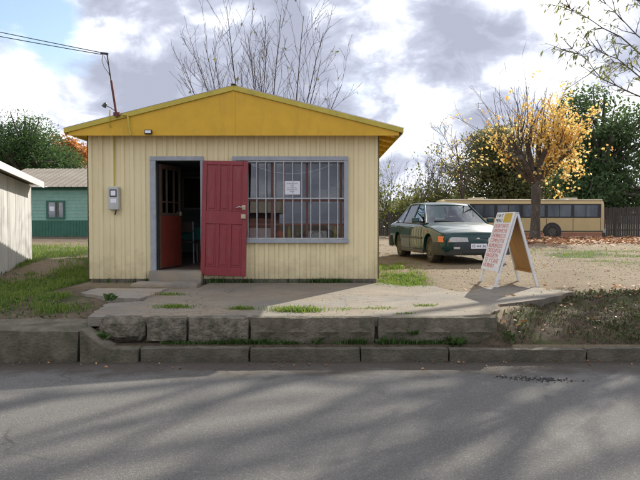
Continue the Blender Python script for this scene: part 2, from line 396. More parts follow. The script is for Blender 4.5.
soil=mixc(rng(noise(18,9,.75),.38,.62),(.048,.036,.024,1),(.105,.079,.052,1))
gcol=mixc(rng(noise(26,8,.75),.38,.62),(.05,.075,.018,1),(.085,.075,.038,1))
sm=rng(mth('ADD',attr('soil'),rng(noise(5),.2,.8,-.25,.25)),.35,.65)
c=mixc(sm,dirt,soil)
gm=rng(mth('ADD',attr('grass'),rng(noise(7),.2,.8,-.22,.22)),.3,.62)
c=mixc(gm,c,gcol)
L.new(c,p.inputs['Base Color'])
b=N.new('ShaderNodeBump'); b.inputs['Strength'].default_value=.8; b.inputs['Distance'].default_value=.03
L.new(noise(22,8,.7),b.inputs['Height']); L.new(b.outputs[0],p.inputs['Normal'])
ground=np_mesh('ground',np.stack([X.ravel(),Y.ravel(),Z.ravel()],-1),F,m,smooth=True)
tag(ground,kind='structure')
for nm,fn in (('grass',grass_mask),('soil',soil_mask)):
    a=ground.data.attributes.new(nm,'FLOAT','POINT'); a.data.foreach_set('value',np.asarray(fn(X,Y),dtype=np.float32).ravel())

# road
m,nt,p=nmat('asphalt'); N=nt.nodes; L=nt.links
p.inputs['Roughness'].default_value=.85; p.inputs['Specular IOR Level'].default_value=.35
tc=N.new('ShaderNodeTexCoord')
c=mixc(rng(noise(.45,5),.35,.65),(.172,.166,.154,1),(.21,.203,.187,1))
c=mixc(rng(noise(150,3,.8),.36,.66),c,(.105,.102,.095,1))
v=N.new('ShaderNodeTexVoronoi'); v.inputs['Scale'].default_value=150; L.new(tc.outputs['Object'],v.inputs['Vector'])
sep=N.new('ShaderNodeSeparateColor'); L.new(v.outputs['Color'],sep.inputs[0])
c=mixc(rng(sep.outputs[0],  .78,.95,0,.7),c,(.29,.28,.262,1))
sx=N.new('ShaderNodeSeparateXYZ'); L.new(tc.outputs['Object'],sx.inputs[0])
edge=rng(mth('ADD',rng(sx.outputs[1],5.6,6.7,0,.8),rng(noise(2.5,8,.7),.25,.8,-.3,.35)),.25,.6)
c=mixc(edge,c,(.085,.072,.057,1))
c=mixc(rng(noise(1.3,9,.75),.62,.7,0,.45),c,(.085,.082,.077,1))
nv_=N.new('ShaderNodeTexNoise'); nv_.inputs['Scale'].default_value=1.6; nv_.inputs['Detail'].default_value=7; L.new(tc.outputs['Object'],nv_.inputs['Vector'])
mxv=N.new('ShaderNodeMix'); mxv.data_type='VECTOR'; mxv.inputs[0].default_value=.4; L.new(tc.outputs['Object'],mxv.inputs[4]); L.new(nv_.outputs['Color'],mxv.inputs[5])
vo=N.new('ShaderNodeTexVoronoi'); vo.feature='DISTANCE_TO_EDGE'; vo.inputs['Scale'].default_value=.55; L.new(mxv.outputs[1],vo.inputs['Vector'])
ck=mth('MULTIPLY',rng(vo.outputs['Distance'],.001,.006,1,0),rng(noise(.6,3),.56,.66,0,.6))
c=mixc(ck,c,(.045,.043,.04,1))
L.new(c,p.inputs['Base Color'])
b=N.new('ShaderNodeBump'); b.inputs['Strength'].default_value=.9; b.inputs['Distance'].default_value=.02
L.new(noise(85,4,.75),b.inputs['Height']); L.new(b.outputs[0],p.inputs['Normal'])
rx=np.unique(np.concatenate([np.linspace(-200,-8,20),np.linspace(-8,8,65),np.linspace(8,200,20)])); ry=np.concatenate([np.linspace(-3.2,2,6),np.linspace(2.2,6.95,36)])
X2,Y2=np.meshgrid(rx,ry); Z2=.03*np.clip(1-((Y2-2)/4.6)**2,-.2,1)-.03+.012*(fbm(X2,Y2,.8,3)-.5)
i2=np.arange(X2.size).reshape(X2.shape)
road=np_mesh('road',np.stack([X2.ravel(),Y2.ravel(),Z2.ravel()],-1),np.stack([i2[:-1,:-1],i2[:-1,1:],i2[1:,1:],i2[1:,:-1]],-1).reshape(-1,4),m,smooth=True)
tag(road,kind='structure')

rnd=random.Random(11)
# low kerb in lengths, a wobbling top
def rough_block(x0,x1,y0,y1,z0,z1,amp,seed,step=.06,round_=.02):
    """block with weathered, uneven faces"""
    me=bmesh.new()
    nxs=max(2,int((x1-x0)/step)); nys=max(2,int((y1-y0)/step)); nzs=max(2,int((z1-z0)/step))
    bmesh.ops.create_cube(me,size=1)
    bmesh.ops.scale(me,vec=(x1-x0,y1-y0,z1-z0),verts=me.verts)
    bmesh.ops.translate(me,vec=((x0+x1)/2,(y0+y1)/2,(z0+z1)/2),verts=me.verts)
    for axis,n in ((0,nxs),(1,nys),(2,nzs)):
        for k in range(1,n):
            lo=(x0,y0,z0)[axis]; hi=(x1,y1,z1)[axis]
            co=[0,0,0]; co[axis]=lo+(hi-lo)*k/n; no=[0,0,0]; no[axis]=1
            bmesh.ops.bisect_plane(me,geom=me.verts[:]+me.edges[:]+me.faces[:],plane_co=co,plane_no=no)
    r=random.Random(seed); cx,cy,cz=(x0+x1)/2,(y0+y1)/2,(z0+z1)/2
    from mathutils import noise as mn
    for v in me.verts:
        p=v.co.copy()
        for a,(lo,hi) in enumerate(((x0,x1),(y0,y1),(z0,z1))):
            d=min(abs(p[a]-lo),abs(p[a]-hi))
        # round the edges
        e=[min(abs(p[a]-lo),abs(p[a]-hi))<1e-5 for a,(lo,hi) in enumerate(((x0,x1),(y0,y1),(z0,z1)))]
        if sum(e)>=2:
            for a,c_ in enumerate((cx,cy,cz)):
                if e[a]: v.co[a]-=math.copysign(round_*(.5+r.random()*.9),p[a]-c_)
        q=p*7+Vector((seed*3.1,0,0)); q2=p*23+Vector((seed,5,0))
        v.co+=Vector((mn.noise(q),mn.noise(q+Vector((9,0,0))),mn.noise(q+Vector((0,9,0)))))*amp+mn.noise_vector(q2)*amp*.45
    vs=[v.co.copy() for v in me.verts]; me.verts.index_update(); fs=[tuple(v.index for v in f.verts) for f in me.faces]; me.free()
    return vs,fs

kb=MB(); x=-1.98
while x<14:
    l=rnd.uniform(.8,1.7) if x<8 else 2
    kb.add(*rough_block(x+.002,x+l-.002,6.77+rnd.uniform(-.012,.012),6.93,-.08,.115+rnd.uniform(-.014,.008),.010,int(x*7)+90,step=.08,round_=.007)); x+=l
o=kb.build('kerb',M['kerb'],smooth=50); tag(o,kind='structure')
# high driveway kerb on the left with its concrete strip
kb=MB()
kb.add(*rough_block(-16,-2.62,6.72,7.62,-.08,.335,.008,3,step=.16,round_=.03))
o=kb.build('driveway_kerb',M['slab'],smooth=50); tag(o,kind='structure')
kb=MB(); pts=[(-2.62,-.08),(-1.99,-.08),(-1.99,.115),(-2.30,.125),(-2.44,.2),(-2.60,.325),(-2.62,.325)]
kb.prism(pts,6.735,7.02); o=kb.build('kerb_ramp',M['slab'],bevel=.015); tag(o,kind='structure')

# pavement sheet, a thick slab of old concrete with a broken outline
def noisy_outline(P,step=.12,amp=.03,seed=1,skip=()):
    out=[]; r=random.Random(seed)
    for i,(a,b_) in enumerate(zip(P,P[1:]+P[:1])):
        n=max(1,int(math.dist(a,b_)/step))
        for k in range(n):
            t=k/n; k2=0 if i in skip else amp
            out.append((a[0]+(b_[0]-a[0])*t+r.uniform(-k2,k2),a[1]+(b_[1]-a[1])*t+r.uniform(-k2,k2)))
    return out
PAV=[(-2.66,7.10),(1.93,7.10),(2.16,7.42),(2.28,7.86),(2.62,8.02),(3.05,8.28),(3.72,9.05),(3.30,9.75),(2.3,10.3),(1.35,10.7),(1.12,11.2),(-2.0,11.22),(-2.02,10.4),(-2.75,9.9),(-2.42,8.55),(-2.86,8.3)]
pv=MB()
def pavz(x,y): return .414-.0035*(y-7.1)+.012*np.maximum(0,x-1)+.048*ss(1.2,3.0,x)
out=noisy_outline(PAV,.11,.028,4,skip=(0,11))
n=len(out)
pv.add([(a,b_,pavz(a,b_)) for a,b_ in out]+[(a*1+.0,b_+(.05 if b_>7.2 and a>1.9 else 0),pavz(a,b_)-.11) for a,b_ in out],[tuple(range(n)),tuple(range(n,2*n))[::-1]]+[(i,(i+1)%n,n+(i+1)%n,n+i) for i in range(n)])
m=mat('pavement_concrete',(.215,.197,.165,1),(.15,.136,.112,1),scale=1.6,rough=.93,bump=.6,bscale=60,c3=(.25,.205,.145,1),scale3=1.0,lo3=.42,hi3=.62)
nt=m.node_tree; N=nt.nodes; L=nt.links; p=N['Principled BSDF']; src=p.inputs['Base Color'].links[0].from_socket
tc=N.new('ShaderNodeTexCoord')
nv_=N.new('ShaderNodeTexNoise'); nv_.inputs['Scale'].default_value=2.2; nv_.inputs['Detail'].default_value=6; L.new(tc.outputs['Object'],nv_.inputs['Vector'])
mxv=N.new('ShaderNodeMix'); mxv.data_type='VECTOR'; mxv.inputs[0].default_value=.35; L.new(tc.outputs['Object'],mxv.inputs[4]); L.new(nv_.outputs['Color'],mxv.inputs[5])
vo=N.new('ShaderNodeTexVoronoi'); vo.feature='DISTANCE_TO_EDGE'; vo.inputs['Scale'].default_value=.95; L.new(mxv.outputs[1],vo.inputs['Vector'])
c=mixc(rng(vo.outputs['Distance'],.002,.010,.75,0),src,(.07,.06,.045,1))
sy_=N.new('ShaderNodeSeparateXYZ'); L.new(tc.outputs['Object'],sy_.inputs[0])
back=rng(mth('ADD',rng(sy_.outputs[1],8.6,11.2,0,.7),rng(noise(1.7,9,.7),.25,.8,-.35,.4)),.2,.6,0,.8)  # darker towards the shop wall: soil, plus the building's shade put into colour
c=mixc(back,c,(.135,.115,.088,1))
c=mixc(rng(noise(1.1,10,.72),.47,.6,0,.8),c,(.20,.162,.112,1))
c=mixc(rng(noise(5,9,.75),.52,.68,0,.65),c,(.12,.10,.075,1))
c=mixc(rng(noise(45,4,.8),.58,.7,0,.5),c,(.38,.34,.28,1))
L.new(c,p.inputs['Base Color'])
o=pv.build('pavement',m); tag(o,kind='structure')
mod=o.modifiers.new('tri','TRIANGULATE')
# the low broken apron at the shop's left corner
ap=noisy_outline([(-3.6,9.35),(-2.95,8.75),(-2.5,8.62),(-2.45,9.95),(-3.6,10.0)],.1,.025,8)
n=len(ap); a_=MB().add([(x,y,.435) for x,y in ap]+[(x,y,.28) for x,y in ap],[tuple(range(n)),tuple(range(n,2*n))[::-1]]+[(i,(i+1)%n,n+(i+1)%n,n+i) for i in range(n)])
o=a_.build('apron_slab',M['concrete']); tag(o,kind='structure'); o.modifiers.new('tri','TRIANGULATE')

# retaining slabs along the pavement edge
def diamond_slab(x0,x1,seed,nd,skew=0):
    vs,fs=rough_block(x0,x1,7.02,7.19,.07,.424,.004,seed,step=.07,round_=.014)
    mb=MB().add(vs,fs)
    w=(x1-x0)/nd
    for k in range(nd):       # raised diamond pattern
        cx=x0+w*(k+.5); cz=.25; hw=w*.36; hz=.055
        A=[(cx-hw,7.018,cz),(cx,7.018,cz-hz),(cx+hw,7.018,cz),(cx,7.018,cz+hz)]
        C=(cx,6.992,cz+.01)
        mb.add(A+[C],[(0,1,4),(1,2,4),(2,3,4),(3,0,4)])
    return mb
def slabthing(mb,label,mt): return solo('concrete_slab',mb,mt,label,'concrete slab','concrete slabs edging the pavement',smooth=24)
slabthing(MB().add(*rough_block(-2.52,-1.99,7.0,7.22,.13,.424,.008,31,round_=.035)),'short rounded broken concrete slab at the left end of the pavement edge',M['slab_rough'])
slabthing(MB().add(*rough_block(-1.98,-1.51,7.02,7.22,.14,.421,.007,32,round_=.012)),'rough crumbling concrete slab between the rounded end slab and another rough slab',M['slab_rough'])
slabthing(MB().add(*rough_block(-1.50,-.81,7.01,7.22,.12,.422,.007,33,round_=.012)),'long rough crumbling concrete slab directly left of the first smooth slab with diamonds',M['slab_rough'])
slabthing(diamond_slab(-.80,.63,34,4),'long smooth concrete slab with raised diamonds below the barred window',M['slab'])
slabthing(diamond_slab(.655,2.02,35,3),'smooth concrete slab with diamonds at the right end, beside the earth bank',M['slab'])

# ------------------------------------------------------------------ the shop
YF=11.3; S=YF/622
def PX(px): return (px-320)*S
def PZ(py): return 1.5+(222-py)*S
shop=thing('shop_house','small cream boarded shop with yellow gable, barred window and open red door','shop',(-1.57,11.3,.45))
HB=18.2
xl,xr=PX(89.5),PX(377.5); zb,zt=.483,3.065
dx0,dx1,dz0,dz1=PX(156.5),PX(201),.628,PZ(161)
wx0,wx1,wz0,wz1=PX(237),PX(344),PZ(239),PZ(161)
def ribbed(a0,a1,z0,z1,openings,per=.186,rib=.024,seed=0):
    """vertical boards with narrow raised ribs; returns strips (a, off) with z spans"""
    r=random.Random(seed); bps=[]; a=a0; k=0
    offs={}
    L_=[]
    while a<a1:
        w=per*r.uniform(.86,1.14); base=r.uniform(-.002,.002)
        L_+= [(a,rib+base),(a+w*.30,rib+base+.002),(a+w*.30+.012,base),(a+w*.62,base+.004),(a+w-.014,base)]
        a+=w
    L_=[q for q in L_ if q[0]<a1]+[(a1,rib)]
    xsb=sorted(set([q[0] for q in L_]+[o[0] for o in openings]+[o[1] for o in openings]))
    xsb=[x for x in xsb if a0<=x<=a1]
    ax=[q[0] for q in L_]; ao=[q[1] for q in L_]
    f=lambda x: float(np.interp(x,ax,ao))
    quads=[]
    for p_,q_ in zip(xsb,xsb[1:]):
        if q_-p_<1e-5: continue
        mid=(p_+q_)/2; spans=[(z0,z1)]
        for (o0,o1,oz0,oz1) in openings:
            if o0<mid<o1:
                ns=[]
                for s0,s1 in spans:
                    if oz0>s0: ns.append((s0,min(oz0,s1)))
                    if oz1<s1: ns.append((max(oz1,s0),s1))
                spans=ns
        for s0,s1 in spans: quads.append((p_,q_,f(p_),f(q_),s0,s1))
    return quads
op=[(dx0,dx1,zb-.1,dz1),(wx0,wx1,wz0,wz1)]
mb=MB()
for p_,q_,o1_,o2_,s0,s1 in ribbed(xl,xr,zb-.015,zt,op,seed=5):
    mb.add([(p_,YF-o1_,s0),(q_,YF-o2_,s0),(q_,YF-o2_,s1),(p_,YF-o1_,s1)],[(0,1,2,3)])
wall=MB()
W0,W1=YF+.02,YF+.12
wall.box(xl+.01,dx0,W0,W1,zb,zt); wall.box(dx1,wx0,W0,W1,zb,zt); wall.box(wx1,xr-.01,W0,W1,zb,zt)
wall.box(dx0,dx1,W0,W1,dz1,zt); wall.box(wx0,wx1,W0,W1,wz1,zt); wall.box(wx0,wx1,W0,W1,zb,wz0)
fw=wall.build('wall',M['door_int'],shop,world=True)
sd=mb.build('siding',M['cream'],fw,world=True)
# side walls and back
for sx,xa in ((-1,xl),(1,xr)):
    mb=MB(); xa0,xa1=min(xa,xa-sx*.1),max(xa,xa-sx*.1)
    so_=[(13.2,15.4,1.35,2.6)] if sx<0 else []  # unseen window opening, added in the left wall to light the room
    if sx<0:
        mb.box(xa0,xa1,YF+.125,13.2,zb,zt); mb.box(xa0,xa1,15.4,HB-.11,zb,zt); mb.box(xa0,xa1,13.2,15.4,zb,1.35); mb.box(xa0,xa1,13.2,15.4,2.6,zt)
    else: mb.box(xa0,xa1,YF+.125,HB-.11,zb,zt)
    w_=mb.build('wall',M['door_int'],shop,world=True)
    mb=MB()
    for p_,q_,o1_,o2_,s0,s1 in ribbed(YF-.006,HB,zb-.015,zt+.02,so_,seed=6+sx):
        mb.add([(xa+sx*(o1_+.004),p_,s0),(xa+sx*(o2_+.004),q_,s0),(xa+sx*(o2_+.004),q_,s1),(xa+sx*(o1_+.004),p_,s1)],[(0,1,2,3)])
    mb.build('siding',M['cream'],w_,world=True)
    if sx<0:
        fr=MB(); fr.box(xa-.06,xa+.02,13.14,13.22,1.29,2.66); fr.box(xa-.06,xa+.02,15.38,15.46,1.29,2.66); fr.box(xa-.06,xa+.02,13.22,15.38,1.29,1.37); fr.box(xa-.06,xa+.02,13.22,15.38,2.58,2.66); fr.box(xa-.05,xa+.01,14.27,14.33,1.37,2.58)
        sw_=fr.build('window',M['grey_frame'],shop,world=True,bevel=.004)  # frame of the added side window, there for soft light behind the doorway
        MB().box(xa-.012,xa-.008,13.22,15.38,1.37,2.58).build('pane',M['glass'],sw_,world=True)
MB().box(xl+.005,xr-.005,HB-.1,HB,zb,zt).build('wall',M['door_int'],shop,world=True)
MB().box(xl+.11,xr-.11,YF+.13,HB-.11,.50,.625).build('floor',M['floor_int'],shop,world=True)
MB().box(xl+.11,xr-.11,YF+.13,HB-.11,2.96,3.0).build('ceiling',M['door_int'],shop,world=True)
f=MB(); f.box(xl+.02,dx0-.1,YF-.01,YF+.015,.30,zb-.02); f.box(dx1+.03,xr-.02,YF-.01,YF+.015,.30,zb-.02); f.box(xl+.03,xl+.015,YF+.02,HB,.2,zb-.02); f.box(xr-.03,xr-.015,YF+.02,HB,.2,zb-.02)
f.build('foundation',M['foundation'],shop,world=True)
st=MB().add(*rough_block(dx0-.13,dx1+.04,YF-.16,YF+.13,.36,.622,.006,71,step=.08,round_=.015))
st.build('doorstep',M['concrete'],shop,world=True,smooth=40)
solo('step_slab',MB().add(*rough_block(dx0-.30,dx1+.06,10.62,YF-.20,.28,.452,.008,73,step=.1,round_=.02)),M['concrete'],'low concrete slab lying in front of the doorstep','step',smooth=45)
# roof
xc=PX(236.3); YG=11.02; k=YG/622
ze=1.5+(222-128.5)*k; zr=1.5+(222-86.5)*k; xe=2.975
sl=(zr-ze)/xe
roof=MB()
for sx in (-1,1):
    nn=36
    for i in range(nn):        # corrugated sheets running down the slope
        y0=YG-.03+(HB+.2-YG)*i/nn; y1=YG-.03+(HB+.2-YG)*(i+1)/nn; ym=(y0+y1)/2; h=.018
        P=[(y0,0),(ym-.02,h),(ym+.02,h),(y1,0)]
        for (ya,ha),(yb,hb) in zip(P,P[1:]):
            roof.add([(xc,ya,zr+ha),(xc+sx*(xe+.03),ya,zr-sl*(xe+.03)+ha),(xc+sx*(xe+.03),yb,zr-sl*(xe+.03)+hb),(xc,yb,zr+hb)],[(0,1,2,3)])
rf=roof.build('roof',M['roof'],shop,world=True)
md=rf.modifiers.new('solid','SOLIDIFY'); md.thickness=.008; md.offset=-1
MB().beam((xc,YG-.06,zr+.022),(xc,HB+.2,zr+.016),.10,.008).build('ridge_cap',M['roof'],rf,world=True)
# barge boards
for sx in (-1,1):
    hh=.088
    A=[(xc,zr-.002),(xc+sx*(xe+.015),zr-sl*(xe+.015)-.002),(xc+sx*(xe+.015),zr-sl*(xe+.015)-hh),(xc,zr-hh)]
    MB().prism(A if sx>0 else A[::-1],YG-.03,YG-.004).build('barge_board',M['fascia'],shop,world=True,bevel=.004)
    # eave board along the side, and boarded soffit under the overhang
    xe0=xc+sx*(xe-.012)
    MB().box(min(xe0,xe0+sx*.02),max(xe0,xe0+sx*.02),YG,HB+.18,zr-sl*xe-.10,zr-sl*xe-.012).build('eave_board',M['fascia'],shop,world=True)
    xw=xr if sx>0 else xl
    so=MB(); za=zr-sl*abs(xw-xc)-.05; zb_=zr-sl*(xe-.02)-.05
    for j in range(4):
        t0=j/4+.012; t1=(j+1)/4-.012
        xa=xw+(xe0-xw)*t0; xb=xw+(xe0-xw)*t1
        so.prism([(xa,za+(zb_-za)*t0),(xb,za+(zb_-za)*t1),(xb,za+(zb_-za)*t1+.018),(xa,za+(zb_-za)*t0+.018)],YG+.02,HB+.15)
    so.build('soffit',M['gable'],shop,world=True)
    for yy in np.arange(YG+.35,HB,.75): MB().beam((xw-sx*.02,yy,za-.035),(xe0,yy,zb_-.035),.045,.06).build('rafter_tail',M['gable'],shop,world=True)
gp=MB(); gz=1.5+(222-135.3)*k
xa,xb=xc-xe+.06,xc+xe-.06; dzr=.089
gp.prism([(xa,gz),(xb,gz),(xb,zr-sl*(xe-.06)-dzr+.01),(xc,zr-dzr+.012),(xa,zr-sl*(xe-.06)-dzr+.01)],YG,YG+.018)
gpo=gp.build('gable_panel',M['gable'],shop,world=True)
MB().box(xc-.022,xc+.022,YG-.008,YG-.001,gz,zr-.1).build('batten',M['gable'],gpo,world=True)
MB().box(xa,xb,YG-.007,YG-.001,gz-.012,gz+.022).build('batten',M['gable'],gpo,world=True)
MB().box(xl,xr,YG+.02,YF+.03,zt-.004,zt+.012).build('soffit',M['gable'],shop,world=True)
MB().prism([(xl,zt+.014),(xr,zt+.014),(xr,3.15),(xc,3.78),(xl,3.15)],HB-.02,HB+.01).build('gable_panel',M['gable'],shop,world=True)
MB().box(xb-.06,xb+.03,YG+.03,YG+.2,gz+.0,gz+.05).build('beam_end',M['darkwood'],shop,world=True)
# door frame
fr=MB(); t=.10; y0,y1=YF-.05,YF+.10
fr.box(dx0-t,dx0,y0,y1,.60,dz1); fr.box(dx0-t,dx1+.06,y0,y1,dz1+.001,dz1+.075); fr.box(dx1,dx1+.055,y0,y1,.60,dz1)
fr.build('door_frame',M['grey_frame'],shop,world=True,bevel=.006)
# red outer door leaf, folded back against the wall
def door_leaf(parent,loc,rz,roll,w,h,mt,glazed=False):
    d=MB(); T=.040
    if not glazed:
        st_=.085
        rails=[(0,.13),(.86,1.02),(h-.075,h)]   # bottom, mid pair, top
        d.box(0,st_,-T/2,T/2,0,h); d.box(w-st_,w,-T/2,T/2,0,h)
        for a,b_ in ((0,.15),(.93,1.16),(h-.075,h)): d.box(st_,w-st_,-T/2+.001,T/2-.001,a,b_)
        pw=(w-2*st_)
        for (z0,z1) in ((.15,.93),(1.16,h-.075)):
            for m_ in (1,2):
                xm=st_+pw*m_/3; d.box(xm-.03,xm+.03,-T/2+.002,T/2-.002,z0,z1)
        o=d.build('door',mt,parent,bevel=.007)
        pn=MB()
        for (z0,z1) in ((.15,.93),(1.16,h-.075)):
            for m_ in range(3):
                xa=st_+pw*m_/3+(.03 if m_ else 0); xb=st_+pw*(m_+1)/3-(.03 if m_<2 else 0)
                pn.box(xa,xb,-.007,.007,z0,z1)
                pn.prism([(xa+.035,z0+.045),(xb-.035,z0+.045),(xb-.035,z1-.07),((xa+xb)/2,z1-.035),(xa+.035,z1-.07)],-.016,.016)
        pn.build('door_panel',mt,o,bevel=.008)
    else:
        st_=.07
        d.box(0,st_,-T/2,T/2,0,h); d.box(w-st_,w,-T/2,T/2,0,h)
        for a,b_ in ((0,.12),(.95,1.03),(h-.09,h)): d.box(st_,w-st_,-T/2+.001,T/2-.001,a,b_)
        for m_ in (.33,.67): d.box(w*m_-.012,w*m_+.012,-.015,.015,1.03,h-.09)
        d.box(st_,w-st_,-.015,.015,1.22,1.245)
        o=d.build('door',M['darkwood'],parent,bevel=.004)
        MB().box(.004,w-.004,-T/2-.004,T/2+.004,.02,.97).build('door_panel',mt,o,bevel=.004)
        MB().box(st_,w-st_,-.003,.003,1.03,h-.09).build('pane',M['glass'],o)
    o.location=loc; o.rotation_euler=(0,roll,rz)
    return o
w_=shop.location
dl=door_leaf(shop,(dx1+.0-w_.x,YF-.075-w_.y,.545-w_.z),R(-7),R(1.6),.835,2.06,M['red_door'])
tag(dl,'red panelled door folded back against the wall')
# on the face that looks at the street (local -y)
hd=MB(); hd.tube([(.775,-.02,1.235),(.775,-.065,1.235),(.755,-.075,1.237),(.70,-.075,1.245),(.645,-.07,1.222)],[.011,.011,.011,.010,.008],k=8)
hd.build('handle',M['steel'],dl,smooth=50)
MB().box(.745,.81,-.034,-.02,1.195,1.275).build('lock',M['brassy'],dl,bevel=.004)
MB().box(.74,.822,-.06,-.02,1.035,1.115).build('lock',M['brassy'],dl,bevel=.006)
MB().lathe([(.014,-.072),(.014,-.06)],c=(.78,0,1.075),ax='y',k=12).build('lock_cylinder',M['steel'],dl)
il=door_leaf(shop,(dx0+.03-w_.x,YF+.12-w_.y,.64-w_.z),R(75),0,.80,1.93,M['red_old'],glazed=True)
tag(il,'dull red inner door with small glass panes, half open')
MB().box(.73,.775,-.05,-.02,.98,1.06).build('handle',M['brassy'],il)
MB().box(.09,.36,.028,.034,1.28,1.8).build('curtain',M['teal'],il)
for zz in (.95,1.62,2.3): MB().tube([(dx0-.005,YF-.058,zz),(dx0-.005,YF-.058,zz+.09)],.011,k=8).build('hinge',M['steel'],shop,world=True)
# window: frame, brown sashes, glass, iron grille
fr=MB(); fx0,fx1,fz0,fz1=PX(233),PX(348),PZ(243),PZ(157); t=.075
fr.box(fx0,fx1,YF-.07,YF+.015,fz1-t,fz1); fr.box(fx0-.01,fx1+.012,YF-.085,YF+.015,fz0,fz0+.065)
fr.box(fx0,fx0+t,YF-.068,YF+.015,fz0+.066,fz1-t-.001); fr.box(fx1-t,fx1,YF-.068,YF+.015,fz0+.066,fz1-t-.001)
wf=fr.build('window',M['grey_frame'],shop,world=True,bevel=.005)
ga,gb,gc,gd=fx0+t,fx1-t,fz0+.065,fz1-t
sash=MB(); yy0,yy1=YF+.03,YF+.075
for px_ in (246,272,307,341): sash.box(PX(px_)-.022,PX(px_)+.022,yy0,yy1,gc,gd)
sash.box(PX(284)-.012,PX(284)+.012,yy0+.002,yy1-.002,gc,gd)
for pz in (160.5,200.5,224.5,240): sash.box(ga,gb,yy0+.003,yy1-.003,PZ(pz)-.018,PZ(pz)+.018)
sash.build('sash',M['brownwood'],wf,world=True,bevel=.003)
MB().box(ga,gb,YF+.050,YF+.054,gc,gd).build('pane',M['glass'],wf,world=True)
gr=MB(); yg=YF-.045
for i in range(13):
    px_=239.5+8.93*i-.1
    if px_<342: gr.box(PX(px_)-.009,PX(px_)+.009,yg-.009,yg+.009,gc-.01,gd+.01)
gr.box(ga-.01,gb+.01,yg-.016,yg-.0095,PZ(198.6)-.011,PZ(198.6)+.011)
gr.box(ga-.01,gb+.01,yg-.014,yg-.0095,gd-.03,gd-.012); gr.box(ga-.01,gb+.01,yg-.014,yg-.0095,gc+.012,gc+.03)
gr.build('grille',M['grille'],wf,world=True,bevel=.002)
sw=MB(); pts=[]
for i in range(25):
    u=i/24; pts.append((PX(251)+(PX(332)-PX(251))*u, YF+.10, PZ(164)-.17*(1-(2*u-1)**2)))
sw.tube(pts,.006,k=5)
solo('string',sw,M['whiteplastic'],'thin pale string hanging in a curve behind the barred window','string')
# notice taped on the glass inside the bars
nt_=thing('paper_notice','small white printed notice taped to the window glass behind the bars','notice',(PX(292),YF+.045,PZ(194.5)))
MB().box(-.145,.145,0,.002,0,.245).build('sheet',M['paper'],nt_)
tx=MB(); 
for i,(s_,w__,z_) in enumerate((('ATENCION',.20,.19),('HOY',.06,.155),('A LA CARTA',.17,.115),('DESAYUNO Y ONCE',.19,.08),('GRACIAS',.09,.045))):
    tx=MB(); text_mb(tx,s_,Matrix.Translation((-w__/2,-.0012,z_))@Matrix.Rotation(R(90),4,'X'),.028,width=w__,extrude=.0003); tx.build('lettering',M['ink'],nt_)

# interior things
room=lambda name,mb,mt,label,cat,**k: solo(name,mb,mt,label,cat,**k)
tb=thing('cafe_table','dark table under a teal cloth inside the open doorway','table',(-3.05,14.0,.625))
t_=MB().box(-.45,.45,-.4,.4,.70,.735); t_.build('tabletop',M['darkwood'],tb)
for sx in (-1,1):
    for sy in (-1,1): MB().box(sx*.40-.025,sx*.40+.025,sy*.35-.025,sy*.35+.025,0,.70).build('leg',M['darkwood'],tb)
cl=MB().box(-3.52,-2.58,13.58,14.42,1.362,1.368); cl.box(-3.52,-2.58,13.575,13.579,1.12,1.366); cl.box(-3.524,-3.52,13.58,14.42,1.15,1.366); cl.box(-2.58,-2.576,13.58,14.42,1.13,1.366)
solo('tablecloth',cl,M['teal'],'teal cloth spread over the table inside the doorway','tablecloth')
def chair(loc,rz,label):
    t_=thing('cafe_chair',label,'chair',loc,rz,'chairs inside the shop')
    MB().box(-.2,.2,-.2,.2,.43,.46).build('seat',M['darkwood'],t_,bevel=.01)
    for sx in (-1,1):
        MB().tube([(sx*.18,-.18,0),(sx*.17,-.17,.43)],.014,k=6).build('leg',M['grille'],t_)
        MB().tube([(sx*.18,.2,0),(sx*.17,.18,.43),(sx*.17,.24,.88)],.014,k=6).build('leg',M['grille'],t_)
    MB().box(-.19,.19,.2,.225,.66,.88).build('backrest',M['darkwood'],t_,bevel=.01)
chair((-2.85,13.35,.625),R(180),'dark cafe chair in front of the teal table inside the doorway')
chair((-2.3,14.1,.625),R(-90),'dark cafe chair at the right end of the teal table inside the shop')
pf=thing('framed_picture','framed picture on the back wall seen through the doorway','picture',(-3.5,HB-.13,1.86))
p_=MB(); p_.box(-.5,.5,-.02,.02,0,.05); p_.box(-.5,.5,-.02,.02,.9,.95); p_.box(-.5,-.45,-.019,.019,.05,.9); p_.box(.45,.5,-.019,.019,.05,.9); p_.build('frame',M['meter'],pf)
MB().box(-.45,.45,-.008,.01,.05,.9).build('sheet',M['darkwood'],pf)
# counter behind the window with goods on it
ct=thing('display_counter','wooden display counter standing just inside the barred window','counter',(-.5,11.85,.625))
MB().box(-.98,.92,-.33,.25,.52,.56).build('tabletop',M['darkwood'],ct,bevel=.004)
MB().box(-.96,.90,.20,.23,0,.52).build('panel',M['darkwood'],ct)
for x_ in (-.93,.87): MB().box(x_-.02,x_+.02,-.28,.2,0,.52).build('side_panel',M['darkwood'],ct)
zc=.625+.561
bx=MB(); bx.box(PX(247),PX(272.5),11.6,11.9,zc,zc+.20)
b1=solo('carton',bx,M['whiteplastic'],'white carton at the left end of the window counter','carton',bevel=.006)
ob=MB().lathe([(.001,0),(.05,.01),(.078,.05),(.08,.085),(.062,.13),(.02,.155),(.001,.158)],c=(PX(279),11.7,zc),ax='z',k=20)
solo('orange_ball',ob,M['fruit'],'round orange ball on the window counter behind the bars','ball',smooth=60)
rd=thing('plastic_crate','pale plastic carrier with an arched handle on the window counter','carrier',(PX(317),11.68,zc))
MB().box(-.185,.185,-.06,.06,0,.155).build('body',M['whiteplastic'],rd,bevel=.035,seg=4)
